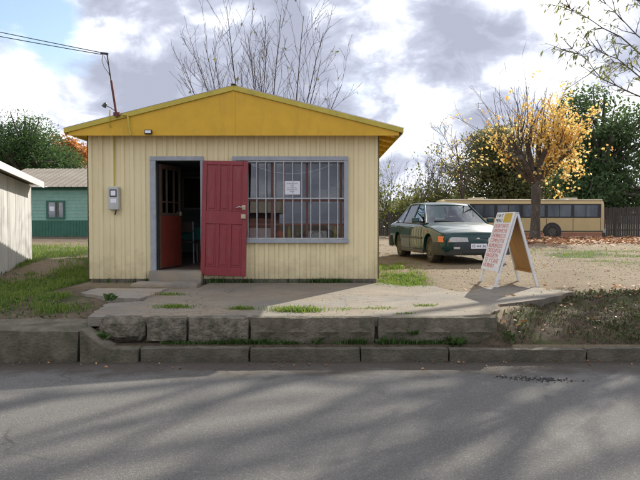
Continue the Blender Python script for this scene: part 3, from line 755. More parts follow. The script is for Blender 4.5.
MB().tube([(-.11,-.07,0.01),(-.11,-.07,.08),(-.08,-.07,.12),(-.04,-.07,.135),(.04,-.07,.135),(.08,-.07,.12),(.11,-.07,.08),(.11,-.07,0.01)],.013,k=8).build('handle',M['grille'],rd,smooth=60)
for i,(px_,mt,nm) in enumerate(((297,'bottle','left of the pale carrier'),(331,'bottle','right of the pale carrier'),(336,'bottle2','beside the window\'s right frame'),(288,'bottle2','right of the orange ball'))):
    bb=MB().lathe([(.034,0),(.036,.01),(.036,.13),(.014,.19),(.014,.235),(.001,.236)],c=(PX(px_),11.72,zc),ax='z',k=14)
    solo('bottle',bb,M[mt],('green' if mt=='bottle' else 'yellow')+' bottle on the window counter '+nm,'bottle','bottles on the window counter',smooth=50)
sh=thing('wall_shelf','shelf rack against the back wall inside the shop','shelf',(-.2,HB-.35,.625))
for z_ in (.5,.95,1.4,1.8): MB().box(-1.1,1.1,-.2,.2,z_,z_+.03).build('shelf_board',M['darkwood'],sh)
for x_ in (-1.12,1.12): MB().box(x_-.02,x_+.02,-.2,.2,0,1.95).build('side_panel',M['darkwood'],sh)

# meter box, conduit, mast, lamps
mt_=thing('meter_box','grey electricity meter box on the cream wall left of the door','meter box',(PX(116),YF-.02,PZ(210)))
MB().box(-.092,.092,-.115,-.005,0,.42).build('case',M['meter'],mt_,bevel=.015,seg=3)
MB().box(-.062,.062,-.123,-.1155,.235,.365).build('bezel',M['black'],mt_,bevel=.008)
MB().box(-.043,.043,-.127,-.1235,.255,.345).build('dial',M['paper'],mt_)
MB().box(-.05,.055,-.118,-.1155,.125,.20).build('sticker',M['paper'],mt_)
MB().tube([(0.03,-.07,.0),(0.03,-.07,-.05),(0.0,-.03,-.08)],.012,k=8).build('spout',M['black'],mt_)
cd=MB().tube([(PX(116),YF-.05,PZ(188)),(PX(116),YF-.035,PZ(165)),(PX(116.4),YF-.035,PZ(137)),(PX(117),YG-.06,3.20),(PX(117.5),YG-.065,3.46)],.009,k=7)
solo('conduit',cd,M['fascia'],'thin cream cable pipe running up the wall from the meter box','conduit',smooth=60)
kk=10.98/622
ms=thing('electric_mast','leaning red and rusty service mast on the left roof edge','mast',((118-320)*kk,10.95,1.5+(222-116)*kk))
def mp(px_,py): return ((px_-118)*kk,0,(116-py)*kk)
MB().tube([mp(118.4,118),mp(113.2,82)],.021,k=10).build('pipe',M['rust'],ms,smooth=60)
MB().tube([mp(113.2,83),mp(109.3,55)],.012,k=8).build('pipe',M['black'],ms,smooth=60)
MB().beam(mp(103,55),mp(110.5,56),.03,.035).build('insulator',M['black'],ms)
MB().tube([mp(105,56),mp(104.3,62),mp(106.5,69),mp(111,75),mp(113,80),mp(114,84)],.006,k=6).build('cable',M['wire'],ms,smooth=60)
MB().tube([mp(106,57),mp(109.5,64),mp(111.5,70)],.005,k=6).build('cable',M['wire'],ms,smooth=60)
MB().box(-.05,.06,-.015,.03,-.01,.05).build('clamp',M['rust'],ms)
br=MB(); br.tube([((124-320)*kk,10.96,1.5+(222-115.5)*kk),((129-320)*kk,10.96,1.5+(222-116)*kk),((129.5-320)*kk,10.97,1.5+(222-125)*kk),((131.5-320)*kk,10.975,1.5+(222-135.5)*kk)],.016,k=8)
solo('pipe_bracket',br,M['fascia'],'bent yellow pipe bracket under the left roof edge beside the mast','bracket',smooth=60)
P0=Vector(ms.location)+Vector(mp(104,54.6))
up=thing('utility_pole','wooden utility pole at the end of the service wires','pole',(-21,10.2,ghz(-21,10.2)))
MB().tube([(0,0,-.3),(0,0,8.6)],[.15,.1],k=10).build('post',M['pole'],up,smooth=60)
MB().box(-.06,.06,-.8,.8,7.9,8.02).build('crossarm',M['pole'],up)
for i,(dz,dy,lab) in enumerate(((0,-.25,'upper black service wire from the mast out to the left'),(-.03,.3,'lower black service wire from the mast out to the left'))):
    A=P0+Vector((0,0,dz)); B=Vector((-21,10.2+dy,8.05+ghz(-21,10.2)-.0)); pts=[]
    for q in range(31):
        u=q/30; p_=A.lerp(B,u); p_.z-=(.22+.10*i)*4*u*(1-u); pts.append(p_)
    solo('service_wire',MB().tube(pts,.007,k=6),M['wire'],lab,'wire','service wires to the mast',smooth=60)
fl=thing('roof_lamp','small lamp on a curved stem above the left roof edge','lamp',((117-320)*kk,11.1,1.5+(222-114)*kk))
MB().tube([(0,0,-.01),(-.05,0,.06),(-.13,0,.12),(-.2,0,.15)],.007,k=6).build('stem',M['wire'],fl,smooth=60)
hdm=MB().lathe([(.012,-.05),(.03,-.03),(.045,.04),(.001,.045)],ax='z',k=14); hdm.xform(Matrix.Translation((-.235,0,.165))@Matrix.Rotation(R(-150),4,'Y')); hdm.build('lamp_shade',M['bumper'],fl,smooth=50)
bl=thing('bulkhead_lamp','small square lamp fixed under the gable above the door','lamp',((149-320)*kk,YG-.01,1.5+(222-134.5)*kk))
MB().box(-.065,.065,-.05,-.0,0,.075).build('body',M['black'],bl,bevel=.008)
MB().box(-.05,.05,-.056,-.051,.015,.062).build('lamp_lens',M['paper'],bl)

# ------------------------------------------------------------------ A-frame sign
sg=thing('sandwich_board','white hinged sandwich board listing meals in red capitals','sign',(3.12,9.86,0),R(5))
sz=pavz(3.1,9.9)-.0; H=1.165; hs=.345; Wd=.71
sg.location.z=sz-.01
def panel_M(sx):
    # local panel frame: u along ridge (+y away), v from top down the slope
    return
tilt=math.atan2(hs,H); Ls=math.hypot(hs,H)
for sx in (-1,1):
    # legs
    for yy in (0,Wd):
        MB().beam((sx*.012,yy,H),(sx*hs,yy,ghz(3.1+sx*hs,9.86+yy)-sg.location.z+.005 if False else 0),.036,.042,up=(0,1,0)).build('leg',M['white'],sg,bevel=.004)
    d=Vector((sx*hs,0,-H)).normalized(); nrm=Vector((sx*H,0,hs)).normalized()
    base=Vector((sx*.014,0,H))
    def pt(u,v,o): return base+Vector((0,1,0))*u+d*v+nrm*o
    b_=MB(); v0,v1=-.02,Ls*.80
    for (u0,u1,va,vb,o0,o1) in ((.022,Wd-.022,v0,v1,-.006,.006) if sx>0 else (-.03,Wd+.03,v0,v1,.022,.032),):
        b_.add([pt(u0,va,o0),pt(u1,va,o0),pt(u1,vb,o0),pt(u0,vb,o0),pt(u0,va,o1),pt(u1,va,o1),pt(u1,vb,o1),pt(u0,vb,o1)],
               [(0,3,2,1),(4,5,6,7),(0,1,5,4),(1,2,6,5),(2,3,7,6),(3,0,4,7)])
    bo=b_.build('board',M['ply'] if sx>0 else M['white'],sg,bevel=.002)
    if sx<0:
        # lettering faces the street corner: reading direction runs from far to near edge
        def TM(u,v,o=.0335): 
            p_=pt(u,v,o); xdir=Vector((0,-1,0)); zdir=nrm; ydir=zdir.cross(xdir)
            return Matrix(((xdir.x,ydir.x,zdir.x,p_.x),(xdir.y,ydir.y,zdir.y,p_.y),(xdir.z,ydir.z,zdir.z,p_.z),(0,0,0,1)))
        red=MB(); words=['DESAYUNOS','SANDWICHS','CHURRASCOS','COMPLETOS','ALMUERZOS','CROQUETAS','BAGUETH','TE Y CAFE','HORNO']
        for i,wd in enumerate(words):
            w__=.60 if len(wd)>7 else .52 if len(wd)==7 else .46
            red=MB(); text_mb(red,wd,TM(Wd-.03,.245+i*.0845),.098,width=w__,extrude=.0008); red.build('lettering',M['redink'],bo)
        for wd,vv in (('HAY',.065),('MENU',.15)):
            dk=MB(); text_mb(dk,wd,TM(Wd-.02,vv),.085,width=.27,extrude=.0008); dk.build('lettering',M['ink'],bo)
        y_=MB(); y_.add([pt(.05,-.0,.0325),pt(.36,-.0,.0325),pt(.36,.155,.0325),pt(.05,.155,.0325),pt(.05,-.0,.034),pt(.36,-.0,.034),pt(.36,.155,.034),pt(.05,.155,.034)],
               [(0,3,2,1),(4,5,6,7),(0,1,5,4),(1,2,6,5),(2,3,7,6),(3,0,4,7)])
        y_.build('yellow_square',M['signyellow'],bo)
        ed=MB()
    else:
        c_=MB(); c_.beam(pt(.02,v1-.012,-.02),pt(Wd-.02,v1-.012,-.02),.03,.03,up=tuple(nrm)); c_.build('crossbar',M['ply'],sg)
MB().beam((0,-.025,H+.012),(0,Wd+.025,H+.012),.05,.018).build('hinge',M['white'],sg,bevel=.004)

# ------------------------------------------------------------------ car
def cat_interp(tab,x):
    tab=np.array(tab); return [float(np.interp(x,tab[:,0],tab[:,i])) for i in range(1,tab.shape[1])]
def smooth_tab(tab,n):
    tab=np.array(tab,float); m_=len(tab); out=[]
    d=np.zeros_like(tab)
    for i in range(m_): d[i]=(tab[min(i+1,m_-1)]-tab[max(i-1,0)])/(min(i+1,m_-1)-max(i-1,0))
    for i in range(m_-1):
        for k_ in range(n):
            t=k_/n; h00=2*t**3-3*t**2+1; h10=t**3-2*t**2+t; h01=-2*t**3+3*t**2; h11=t**3-t**2
            out.append(h00*tab[i]+h10*d[i]+h01*tab[i+1]+h11*d[i+1])
    out.append(tab[-1]); return np.array(out)
FA,RA=1.45,-1.17
#      x     w    zb   zs   zt
TAB=[(-2.28,.72,.42,.74,.78),(-2.22,.79,.32,.84,.90),(-2.08,.825,.27,.885,.975),(-1.8,.845,.24,.90,1.0),(-1.3,.86,.21,.90,.97),(-.6,.862,.19,.89,.93),
     (.2,.862,.19,.875,.91),(.95,.86,.19,.86,.93),(1.3,.858,.195,.835,.90),(1.7,.85,.20,.78,.835),(2.0,.835,.21,.715,.765),(2.17,.81,.23,.685,.73),(2.265,.77,.27,.645,.685),(2.305,.71,.33,.60,.618)]
st_=smooth_tab(TAB,6)
prof=[(0,'b',0),(.80,'b',0),(.93,'b',.03),(.985,'b',.12),(1.0,'m',-.02),(1.0,'m',.10),(.985,'s',-.07),(.955,'s',-.012),(.90,'s',.012),(.70,'t',-.012),(.35,'t',0),(0,'t',.006)]
body=MB(); rows=[]
for x_,w__,zb_,zs_,zt_ in st_:
    half=[]
    zm=(zb_+zs_)/2
    for fw_,ref,dz in prof:
        z_={'b':zb_,'m':zm,'s':zs_,'t':zt_}[ref]+dz*(1 if ref!='b' else min(1,(zs_-zb_)/.5))
        half.append((w__*fw_,z_))
    half=[tuple(q) for q in smooth_tab(half,3)]; half[0]=(0,half[0][1]); half[-1]=(0,half[-1][1])
    ring=[(x_,y,z) for y,z in half]+[(x_,-y,z) for y,z in half[::-1][1:-1]]
    rows.append(ring)
nr=len(rows[0])
for r_ in rows: body.v+=r_
for i in range(len(rows)-1):
    for j in range(nr):
        body.f.append((i*nr+j,i*nr+(j+1)%nr,(i+1)*nr+(j+1)%nr,(i+1)*nr+j))
body.f.append(tuple(range(nr))); body.f.append(tuple((len(rows)-1)*nr+j for j in range(nr)))
car=thing('parked_car','dark green saloon car parked on the dirt lot beside the shop','car')
hdg=R(-90+8.2)
u=Vector((math.cos(hdg),math.sin(hdg)))
fa=Vector((3.33,14.42)); o2=fa-u*FA
car.location=(o2.x,o2.y,0); car.rotation_euler=(0,0,hdg)
zf=(ghz(fa.x-.7,fa.y)+ghz(fa.x+.7,fa.y))/2; ra=fa-u*2.62; zrr=(ghz(ra.x-.7,ra.y)+ghz(ra.x+.7,ra.y))/2
pit=math.atan2(zf-zrr,2.62); car.rotation_euler=(0,-pit,hdg); car.location.z=zrr-(zf-zrr)/2.62*RA+.004
bo=body.build('body',M['paint_green'],car)
cut=MB()
for xa in (FA,RA):
    for sy in (-1,1):
        cut.lathe([(.355,sy*.56),(.355,sy*1.1)],c=(xa,0,.315),ax='y',k=36)
co=cut.build('cutter',None,None)
md=bo.modifiers.new('arches','BOOLEAN'); md.operation='DIFFERENCE'; md.object=co; md.solver='EXACT'
save=(car.location.copy(),car.rotation_euler.copy()); car.location=(0,0,0); car.rotation_euler=(0,0,0)
dg=bpy.context.evaluated_depsgraph_get(); dg.update()
me2=bpy.data.meshes.new_from_object(bo.evaluated_get(dg)); bo.modifiers.clear(); bo.data=me2
bpy.data.objects.remove(co); car.location,car.rotation_euler=save
if not me2.materials: me2.materials.append(M['paint_green'])
for p_ in me2.polygons: p_.use_smooth=True; p_.material_index=0
me2.set_sharp_from_angle(angle=R(32))
# arch liners
for xa in (FA,RA):
    for sy in (-1,1): MB().lathe([(.354,sy*.57),(.001,sy*.572)],c=(xa,0,.315),ax='y',k=30).build('arch_liner',M['black'],bo)
# greenhouse
zbelt=.90
A0=(1.08,.0); 
# roof panel
rs=smooth_tab([(.34,.57,1.325),(.22,.575,1.365),(-.1,.585,1.402),(-.5,.58,1.405),(-.85,.565,1.375),(-.98,.555,1.345)],3)
rp=MB(); ncol=9
for x_,w__,z_ in rs:
    for j in range(ncol):
        t=-1+2*j/(ncol-1); rp.v.append((x_+.05*(1-t*t)*(1 if x_>0 else -1 if x_<-.8 else 0)*1.0,t*w__,z_+.028*(1-t*t)))
for i in range(len(rs)-1):
    for j in range(ncol-1): rp.f.append((i*ncol+j,i*ncol+j+1,(i+1)*ncol+j+1,(i+1)*ncol+j))
ro=rp.build('roof_panel',M['paint_green'],bo,smooth=60); md=ro.modifiers.new('s','SOLIDIFY'); md.thickness=.03; md.offset=-1
def gquad(name,pts,mt,parent=bo,bow=0,n=6,axis=(1,0,0)):
    a,b_,c_,d_=[Vector(p) for p in pts]; q=MB(); ax=Vector(axis)
    for i in range(n+1):
        for j in range(n+1):
            s_=i/n; t=j/n; p_=a.lerp(b_,s_).lerp(d_.lerp(c_,s_),t)+ax*bow*(1-(2*s_-1)**2); q.v.append(tuple(p_))
    for i in range(n):
        for j in range(n): q.f.append((i*(n+1)+j,(i+1)*(n+1)+j,(i+1)*(n+1)+j+1,i*(n+1)+j+1))
    return q.build(name,mt,parent,smooth=70)
gquad('windscreen',[(1.02,-.73,.90),(1.02,.73,.90),(.34,.57,1.33),(.34,-.57,1.33)],M['carglass'],bow=.06)
gquad('rear_window',[(-1.62,-.66,.97),(-1.62,.66,.97),(-.98,.55,1.345),(-.98,-.55,1.345)],M['carglass'],bow=-.05,axis=(1,0,0))
for sy in (-1,1):
    # glass: front door, rear door, quarter
    zt1,zt2,zt3=1.295,1.335,1.31
    gquad('side_window',[(.86,sy*.795,.885),(.02,sy*.80,.895),(.02,sy*.597,1.375),(.36,sy*.592,1.325)],M['carglass'])
    gquad('side_window',[(-.04,sy*.80,.895),(-.82,sy*.795,.91),(-.80,sy*.585,1.365),(-.04,sy*.597,1.377)],M['carglass'])
    gquad('side_window',[(-.88,sy*.79,.912),(-1.45,sy*.765,.945),(-.98,sy*.57,1.335),(-.86,sy*.582,1.362)],M['carglass'])
    def pil(p,q,w,t=.03): return MB().beam(p,q,w,t,up=(0,sy,.5))
    for nm,p,q,w in (('pillar',(1.03,sy*.765,.885),(.33,sy*.582,1.335),.06),('pillar',(-.01,sy*.803,.89),(-.01,sy*.602,1.375),.075),('pillar',(-.85,sy*.797,.905),(-.83,sy*.588,1.365),.05),('pillar',(-1.63,sy*.72,.95),(-.98,sy*.565,1.345),.085)):
        pil(p,q,w).build(nm,M['paint_green'],bo,bevel=.008)
    MB().tube([(.34,sy*.585,1.34),(.2,sy*.60,1.372),(-.1,sy*.605,1.392),(-.5,sy*.602,1.392),(-.85,sy*.585,1.37),(-.98,sy*.57,1.345)],.02,k=8).build('drip_rail',M['paint_green'],bo,smooth=60)
    MB().beam((1.0,sy*.805,.885),(-1.55,sy*.79,.918),.02,.022).build('belt_trim',M['black'],bo)
    # doors: gaps, handles, mirror, side strip, sill
    for x_ in (.92,-.03,-.93):
        zl=[(x_,sy*(.862),.84),(x_,sy*.8645,.70),(x_,sy*.8645,.5),(x_,sy*.856,.30)]
        MB().tube(zl,.0045,k=4).build('door_gap',M['black'],bo)
    for x_ in (.13,-.78): MB().box(x_-.08,x_+.08,sy*.868-.012,sy*.868+.012,.775,.80).build('door_handle',M['black'],bo,bevel=.004)
    MB().box(-.78,1.02,sy*.868-.009,sy*.868+.009,.525,.575).build('side_strip',M['bumper'],bo,bevel=.005)
    MB().box(-.80,1.06,sy*.845-.015,sy*.845+.015,.185,.27).build('sill',M['bumper'],bo,bevel=.008)
    mi=MB().box(.70,.80,min(sy*.86,sy*1.04),max(sy*.86,sy*1.04),.91,1.03); mo=mi.build('mirror',M['paint_green'],bo,bevel=.03,seg=3)
    MB().box(.692,.699,min(sy*.88,sy*1.02),max(sy*.88,sy*1.02),.925,1.015).build('mirror_glass',M['steel'],mo)
    MB().beam((.76,sy*.78,.92),(.75,sy*.88,.94),.06,.05).build('mirror_arm',M['black'],mo)
    MB().box(1.32,1.37,sy*.858-.012,sy*.858+.012,.69,.72).build('side_repeater',M['orange'],bo)
    # head lamps following the nose
    def wrap(B,T_,dx): 
        m_=MB(); n_=len(B)
        m_.v=[(a,sy*b_,z) for a,b_,z in B+T_]+[(a-dx,sy*b_*.96,z) for a,b_,z in B+T_]
        for q in range(n_-1):
            m_.f+=[(q,q+1,n_+q+1,n_+q),(2*n_+q,3*n_+q,3*n_+q+1,2*n_+q+1),(q,2*n_+q,2*n_+q+1,q+1),(n_+q,n_+q+1,3*n_+q+1,3*n_+q)]
        m_.f+=[(0,n_,3*n_,2*n_),(n_-1,3*n_-1,4*n_-1,2*n_-1)]
        return m_
    wrap([(2.318,.22,.492),(2.318,.45,.490),(2.312,.655,.488)],[(2.312,.24,.585),(2.312,.45,.596),(2.302,.65,.604)],.09).build('headlight',M['lens'],bo,bevel=.006)
    wrap([(2.312,.662,.488),(2.255,.795,.488),(2.13,.852,.49)],[(2.302,.657,.604),(2.24,.785,.61),(2.12,.845,.615)],.08).build('indicator',M['orange'],bo,bevel=.006)
    MB().box(2.305,2.345,min(sy*.42,sy*.56),max(sy*.42,sy*.56),.335,.385).build('fog_lamp',M['lens'],bo,bevel=.008)
    MB().box(-2.30,-2.2,min(sy*.42,sy*.74),max(sy*.42,sy*.74),.66,.80).build('tail_light',M['redlens'],bo,bevel=.01)
    # wiper
    MB().tube([(1.06,sy*-.05+.12,.925),(.985,sy*-.05+.12-.5*1 if sy>0 else -.55,.95)],.010,k=5).build('wiper',M['black'],bo)
# bumpers
def bumper(xs_,z0,z1,dpt):
    sgn=1 if xs_>0 else -1; pts=[(xs_,0),(xs_,.45),(xs_-sgn*.03,.62),(xs_-sgn*.10,.76),(xs_-sgn*.22,.845),(xs_-sgn*.48,.872)]
    P_=[(a,-b_) for a,b_ in pts[::-1]]+pts[1:]
    mb_=MB(); n_=len(P_)
    prof_=[(0,z0),(.03,z0+.05),(.035,z1-.06),(.02,z1),(-.10,z1+.005),(-.14,z0+.01)]
    for a,b_ in P_:
        th=math.atan2(b_*.55,sgn*1.0); 
        for off,z_ in prof_:
            fx_=sgn*off*max(.0,1-abs(b_)/1.1); fy_=(b_/abs(b_) if b_ else 0)*max(0,off)*(abs(b_)/.87)**3*.5
            mb_.v.append((a+fx_,b_+fy_ - ((b_/abs(b_))*.10 if b_ and off<-.05 and abs(b_)>.7 else 0),z_))
    k_=len(prof_)
    for i in range(n_-1):
        for j in range(k_): mb_.f.append((i*k_+j,i*k_+(j+1)%k_,(i+1)*k_+(j+1)%k_,(i+1)*k_+j))
    mb_.f.append(tuple(range(k_))); mb_.f.append(tuple((n_-1)*k_+j for j in range(k_)))
    return mb_
bumper(2.31,.20,.475,.1).build('front_bumper',M['bumper'],bo,smooth=40)
bumper(-2.33,.26,.56,.1).build('rear_bumper',M['bumper'],bo,smooth=40)
MB().box(2.30,2.352,-.36,.36,.255,.315).build('air_intake',M['black'],bo)
pl=MB().box(2.352,2.36,-.18,.18,.345,.455).build('number_plate',M['paper'],bo,bevel=.003)
tx=MB(); text_mb(tx,'IE·44·36',Matrix(((0,0,1,2.3612),(1,0,0,-.155),(0,1,0,.372),(0,0,0,1))),.085,width=.31,extrude=.0006); tx.build('lettering',M['plate_ink'],pl)
em=MB().lathe([(.001,0),(.045,0),(.04,.012),(.001,.014)],ax='x',k=18); em.xform(Matrix.Translation((2.305,0,.565))@Matrix.Diagonal((1,1,.42,1))); em.build('emblem',M['steel'],bo)
MB().tube([(2.26,-.60,.672),(2.29,-.3,.655),(2.295,0,.652),(2.29,.3,.655),(2.26,.60,.672)],.004,k=5).build('bonnet_gap',M['black'],bo)
# wheels
wh=thing  # noqa
def wheel(xa,sy):
    t_=MB().lathe([(.19,sy*.60),(.285,sy*.605),(.308,sy*.63),(.312,sy*.70),(.308,sy*.78),(.285,sy*.806),(.212,sy*.80),(.208,sy*.70)],c=(xa,0,.312),ax='y',k=32).build('wheel',M['rubber'],car,smooth=40)
    r_=MB().lathe([(.21,sy*.775),(.205,sy*.795),(.185,sy*.785),(.165,sy*.755),(.06,sy*.765),(.05,sy*.785),(.001,sy*.787)],c=(xa,0,.312),ax='y',k=30).build('rim',M['hub'],t_,smooth=40)
    hs_=MB()
    for a in range(8):
        th=a*math.pi/4+.2; hs_.beam((xa+.055*math.cos(th),sy*.77,.312+.055*math.sin(th)),(xa+.185*math.cos(th),sy*.778,.312+.185*math.sin(th)),.045,.03,up=(0,1,0))
    hs_.build('spokes',M['hub'],r_)
for xa in (FA,RA):
    for sy in (-1,1): wheel(xa,sy)
# seats & dash seen through the glass
for sy in (-1,1):
    s_=MB().box(-.28,-.12,sy*.36-.22,sy*.36+.22,.62,1.06); so=s_.build('seat',M['black'],bo,bevel=.05,seg=3)
    MB().box(-.30,-.20,sy*.36-.12,sy*.36+.12,1.09,1.25).build('headrest',M['black'],so,bevel=.04,seg=3)
MB().box(-1.05,-.9,-.62,.62,.6,1.02).build('rear_seat',M['black'],bo,bevel=.05)
stw=MB(); stw.tube([(.45+.06*math.sin(a),.36+.18*math.cos(a),.97+.16*math.sin(a)) for a in np.linspace(0,2*math.pi,25)],.014,k=6); stw.build('steering_wheel',M['black'],bo,smooth=60)
MB().box(.55,.92,-.66,.66,.88,.955).build('dashboard',M['black'],bo,bevel=.03)

# ------------------------------------------------------------------ bus
BD=40.0; bz=ghz(12,40)-.02
def bxp(px_): return (px_-320)*BD/622
bx0,bx1=bxp(441),bxp(605)
bus=thing('old_bus','long cream bus with dark windows parked behind the trees','bus',((bx0+bx1)/2,BD+1.15,bz))
Lb=bx1-bx0; hb=Lb/2; Hb=3.0-bz; wb=1.15
def bp(px_): return bxp(px_)-(bx0+bx1)/2
def bzp(py): return 1.5+(222-py)*BD/622-bz
prof_=[(-wb,.42),(-wb,Hb*.62),(-wb+.06,Hb-.30),(-wb+.16,Hb-.12),(-wb+.38,Hb-.03),(0,Hb)]
prof_=prof_+[(-a,b_) for a,b_ in prof_[::-1][1:]]
bb=MB(); stn=[(-hb,.88,.9),(-hb+.06,.95,.97),(-hb+.25,1,.992),(-hb+.6,1,1),(hb-.35,1,1),(hb-.12,.985,.99),(hb-.03,.94,.965),(hb,.86,.93)]
for x_,sw_,sh_ in stn:
    for a,b_ in prof_: bb.v.append((x_,a*sw_,.42+(b_-.42)*sh_))
k_=len(prof_)
for i in range(len(stn)-1):
    for j in range(k_): bb.f.append((i*k_+j,i*k_+(j+1)%k_,(i+1)*k_+(j+1)%k_,(i+1)*k_+j))
bb.f.append(tuple(range(k_))); bb.f.append(tuple((len(stn)-1)*k_+j for j in range(k_)))
bbo=bb.build('body',M['busbody'],bus,smooth=35)
rfm=MB()
for x_ in (bp(480),bp(575)): rfm.box(x_-.45,x_+.45,-.4,.4,Hb-.02,Hb+.09)
rfm.build('roof_vent',M['busroof'],bbo,bevel=.03)
MB().box(-hb+.3,hb-.12,-wb+.10,wb-.10,Hb-.135,Hb-.03).build('roof_edge',M['busroof'],bbo,bevel=.04)
# window band and panes
wz_0,wz_1=bzp(218),bzp(203.8)
for sy in (-1,1):
    a,b_=(-wb-.006,-wb+.05) if sy<0 else (wb-.05,wb+.006)
    MB().box(bp(452),bp(601),a,b_,wz_0,wz_1).build('window_band',M['black'],bbo)
    e=[454,472,495.5,521,546,572.5,599]
    for p_,q_ in zip(e,e[1:]):
        w_o=MB().box(bp(p_+1.6),bp(q_-1.6),(a-.004 if sy<0 else b_),(a if sy<0 else b_+.004),wz_0+.09,wz_1-.09).build('window',M['darkglass'],bbo)
        MB().box((bp(p_)+bp(q_))/2-.02,(bp(p_)+bp(q_))/2+.02,(a-.012 if sy<0 else b_+.0045),(a-.0045 if sy<0 else b_+.012),wz_0+.09,wz_1-.09).build('window_bar',M['black'],w_o)
    y0_,y1_=(a+.003,a+.05) if sy<0 else (b_-.05,b_-.003)
    MB().box(bp(447),bp(603),y0_-.012,y1_+.012,bzp(231.7),bzp(230.8)).build('rub_strip',M['black'],bbo)
    MB().box(bp(447),bp(602),y0_-.006,y1_+.006,bzp(238),bzp(236.2)).build('stripe',M['busgrey'],bbo)
    MB().box(bp(447),bp(602),y0_-.004,y1_+.004,.425,bzp(238.1)).build('stripe',M['busorange'],bbo)
    for px_ in (470,495.5,521,546.5,573,600.5): MB().box(bp(px_)-.012,bp(px_)+.012,y0_-.004,y1_+.004,bzp(230.5),wz_0-.03).build('panel_joint',M['bumper'],bbo)
for px_ in (552,471):
    for sy in (-1,1):
        c_=(bp(px_),0,.46)
        al=MB().lathe([(.60,sy*(wb-.05)),(.60,sy*(wb+.016)),(.001,sy*(wb+.0165))],c=c_,ax='y',k=28).build('wheel_arch',M['black'],bbo)
        wt=MB().lathe([(.26,sy*(wb-.05)),(.43,sy*(wb-.04)),(.46,sy*(wb+.02)),(.43,sy*(wb+.035)),(.28,sy*(wb+.03)),(.26,sy*(wb+.02)),(.001,sy*(wb+.02))],c=c_,ax='y',k=28).build('wheel',M['rubber'],bus,smooth=40)
        MB().lathe([(.25,sy*(wb+.021)),(.23,sy*(wb+.045)),(.1,sy*(wb+.03)),(.08,sy*(wb+.07)),(.001,sy*(wb+.07))],c=c_,ax='y',k=20).build('rim',M['hub'],wt,smooth=40)
MB().box(hb-.06,hb+.10,-wb+.05,wb-.05,.36,.66).build('rear_bumper',M['busgrey'],bbo,bevel=.03)
for sy in (-1,1): MB().box(hb-.05,hb+.02,min(sy*.82,sy*1.02),max(sy*.82,sy*1.02),.8,1.3).build('tail_light',M['redlens'],bbo,bevel=.02)
MB().box(hb-.05,hb+.006,-.75,.75,wz_0+.05,wz_1-.05).build('rear_window',M['darkglass'],bbo)
MB().box(-hb-.006,-hb+.1,-.85,.85,1.25,Hb-.45).build('windscreen',M['darkglass'],bbo)

# ------------------------------------------------------------------ left: white shed, green house
shed=thing('white_shed','weathered white board shed with sloping white roof edge at the left','shed',(-6.5,12.2,0))
pA=Vector((-5.75,9.6)); pB=Vector((-6.62,14.25)); dv=(pB-pA); Lw=dv.length; dv/=Lw; nv=Vector((-dv.y,dv.x)) # nv: away from us to the left
if nv.x>0: nv=-nv
def sp(s_,o_,z_): q=pA+dv*s_+nv*o_; return (q.x,q.y,z_)
zt_=lambda s_: 2.60-.058*s_
bd=MB(); s_=0; rr=random.Random(3)
while s_<Lw:
    w__=min(.135,Lw-s_); e=rr.uniform(0,.006)
    z0=ghz(*sp(s_,0,0)[:2])-.05
    P_=[sp(s_+.004,-e-.012,z0),sp(s_+w__-.004,-e-.012,z0),sp(s_+w__-.004,-e-.012,zt_(s_+w__)),sp(s_+.004,-e-.012,zt_(s_)),sp(s_+.004,.02,z0),sp(s_+w__-.004,.02,z0),sp(s_+w__-.004,.02,zt_(s_+w__)),sp(s_+.004,.02,zt_(s_))]
    bd.add(P_,[(0,1,2,3),(7,6,5,4),(0,4,5,1),(1,5,6,2),(2,6,7,3),(3,7,4,0)]); s_+=w__
wl=MB(); 
def slab4(m_,s0,s1,o0,o1,z0,z1a,z1b): m_.add([sp(s0,o0,z0),sp(s1,o0,z0),sp(s1,o1,z0),sp(s0,o1,z0),sp(s0,o0,z1a),sp(s1,o0,z1b),sp(s1,o1,z1b),sp(s0,o1,z1a)],[(0,3,2,1),(4,5,6,7),(0,1,5,4),(1,2,6,5),(2,3,7,6),(3,0,4,7)])
bd.build('wall',M['shedwhite'],shed,world=True)
slab4(wl,.0,Lw,.025,3.4,.3,zt_(0)-.01,zt_(Lw)-.01); wl.build('wall',M['shedwhite'],shed,world=True)
r_=MB(); slab4(r_,-.25,Lw+.42,-.28,3.6,0,0,0); 
r_.v=[]; r_.f=[]
def zr_(s_): return zt_(s_)+.06
r_.add([sp(-.25,-.26,zr_(-.25)-.03),sp(Lw+.03,-.26,zr_(Lw+.03)-.03),sp(Lw+.03,3.6,zr_(Lw+.03)-.03),sp(-.25,3.6,zr_(-.25)-.03),sp(-.25,-.26,zr_(-.25)+.02),sp(Lw+.03,-.26,zr_(Lw+.03)+.02),sp(Lw+.03,3.6,zr_(Lw+.03)+.02),sp(-.25,3.6,zr_(-.25)+.02)],[(0,3,2,1),(4,5,6,7),(0,1,5,4),(1,2,6,5),(2,3,7,6),(3,0,4,7)])
r_.build('roof',M['tin'],shed,world=True)
v_=MB(); v_.add([sp(-.25,-.285,zr_(-.25)-.10),sp(Lw+.04,-.285,zr_(Lw+.04)-.10),sp(Lw+.04,-.262,zr_(Lw+.04)-.10),sp(-.25,-.262,zr_(-.25)-.10),sp(-.25,-.285,zr_(-.25)+.035),sp(Lw+.04,-.285,zr_(Lw+.04)+.035),sp(Lw+.04,-.262,zr_(Lw+.04)+.035),sp(-.25,-.262,zr_(-.25)+.035)],[(0,3,2,1),(4,5,6,7),(0,1,5,4),(1,2,6,5),(2,3,7,6),(3,0,4,7)])
v_.build('barge_board',M['white'],shed,world=True)

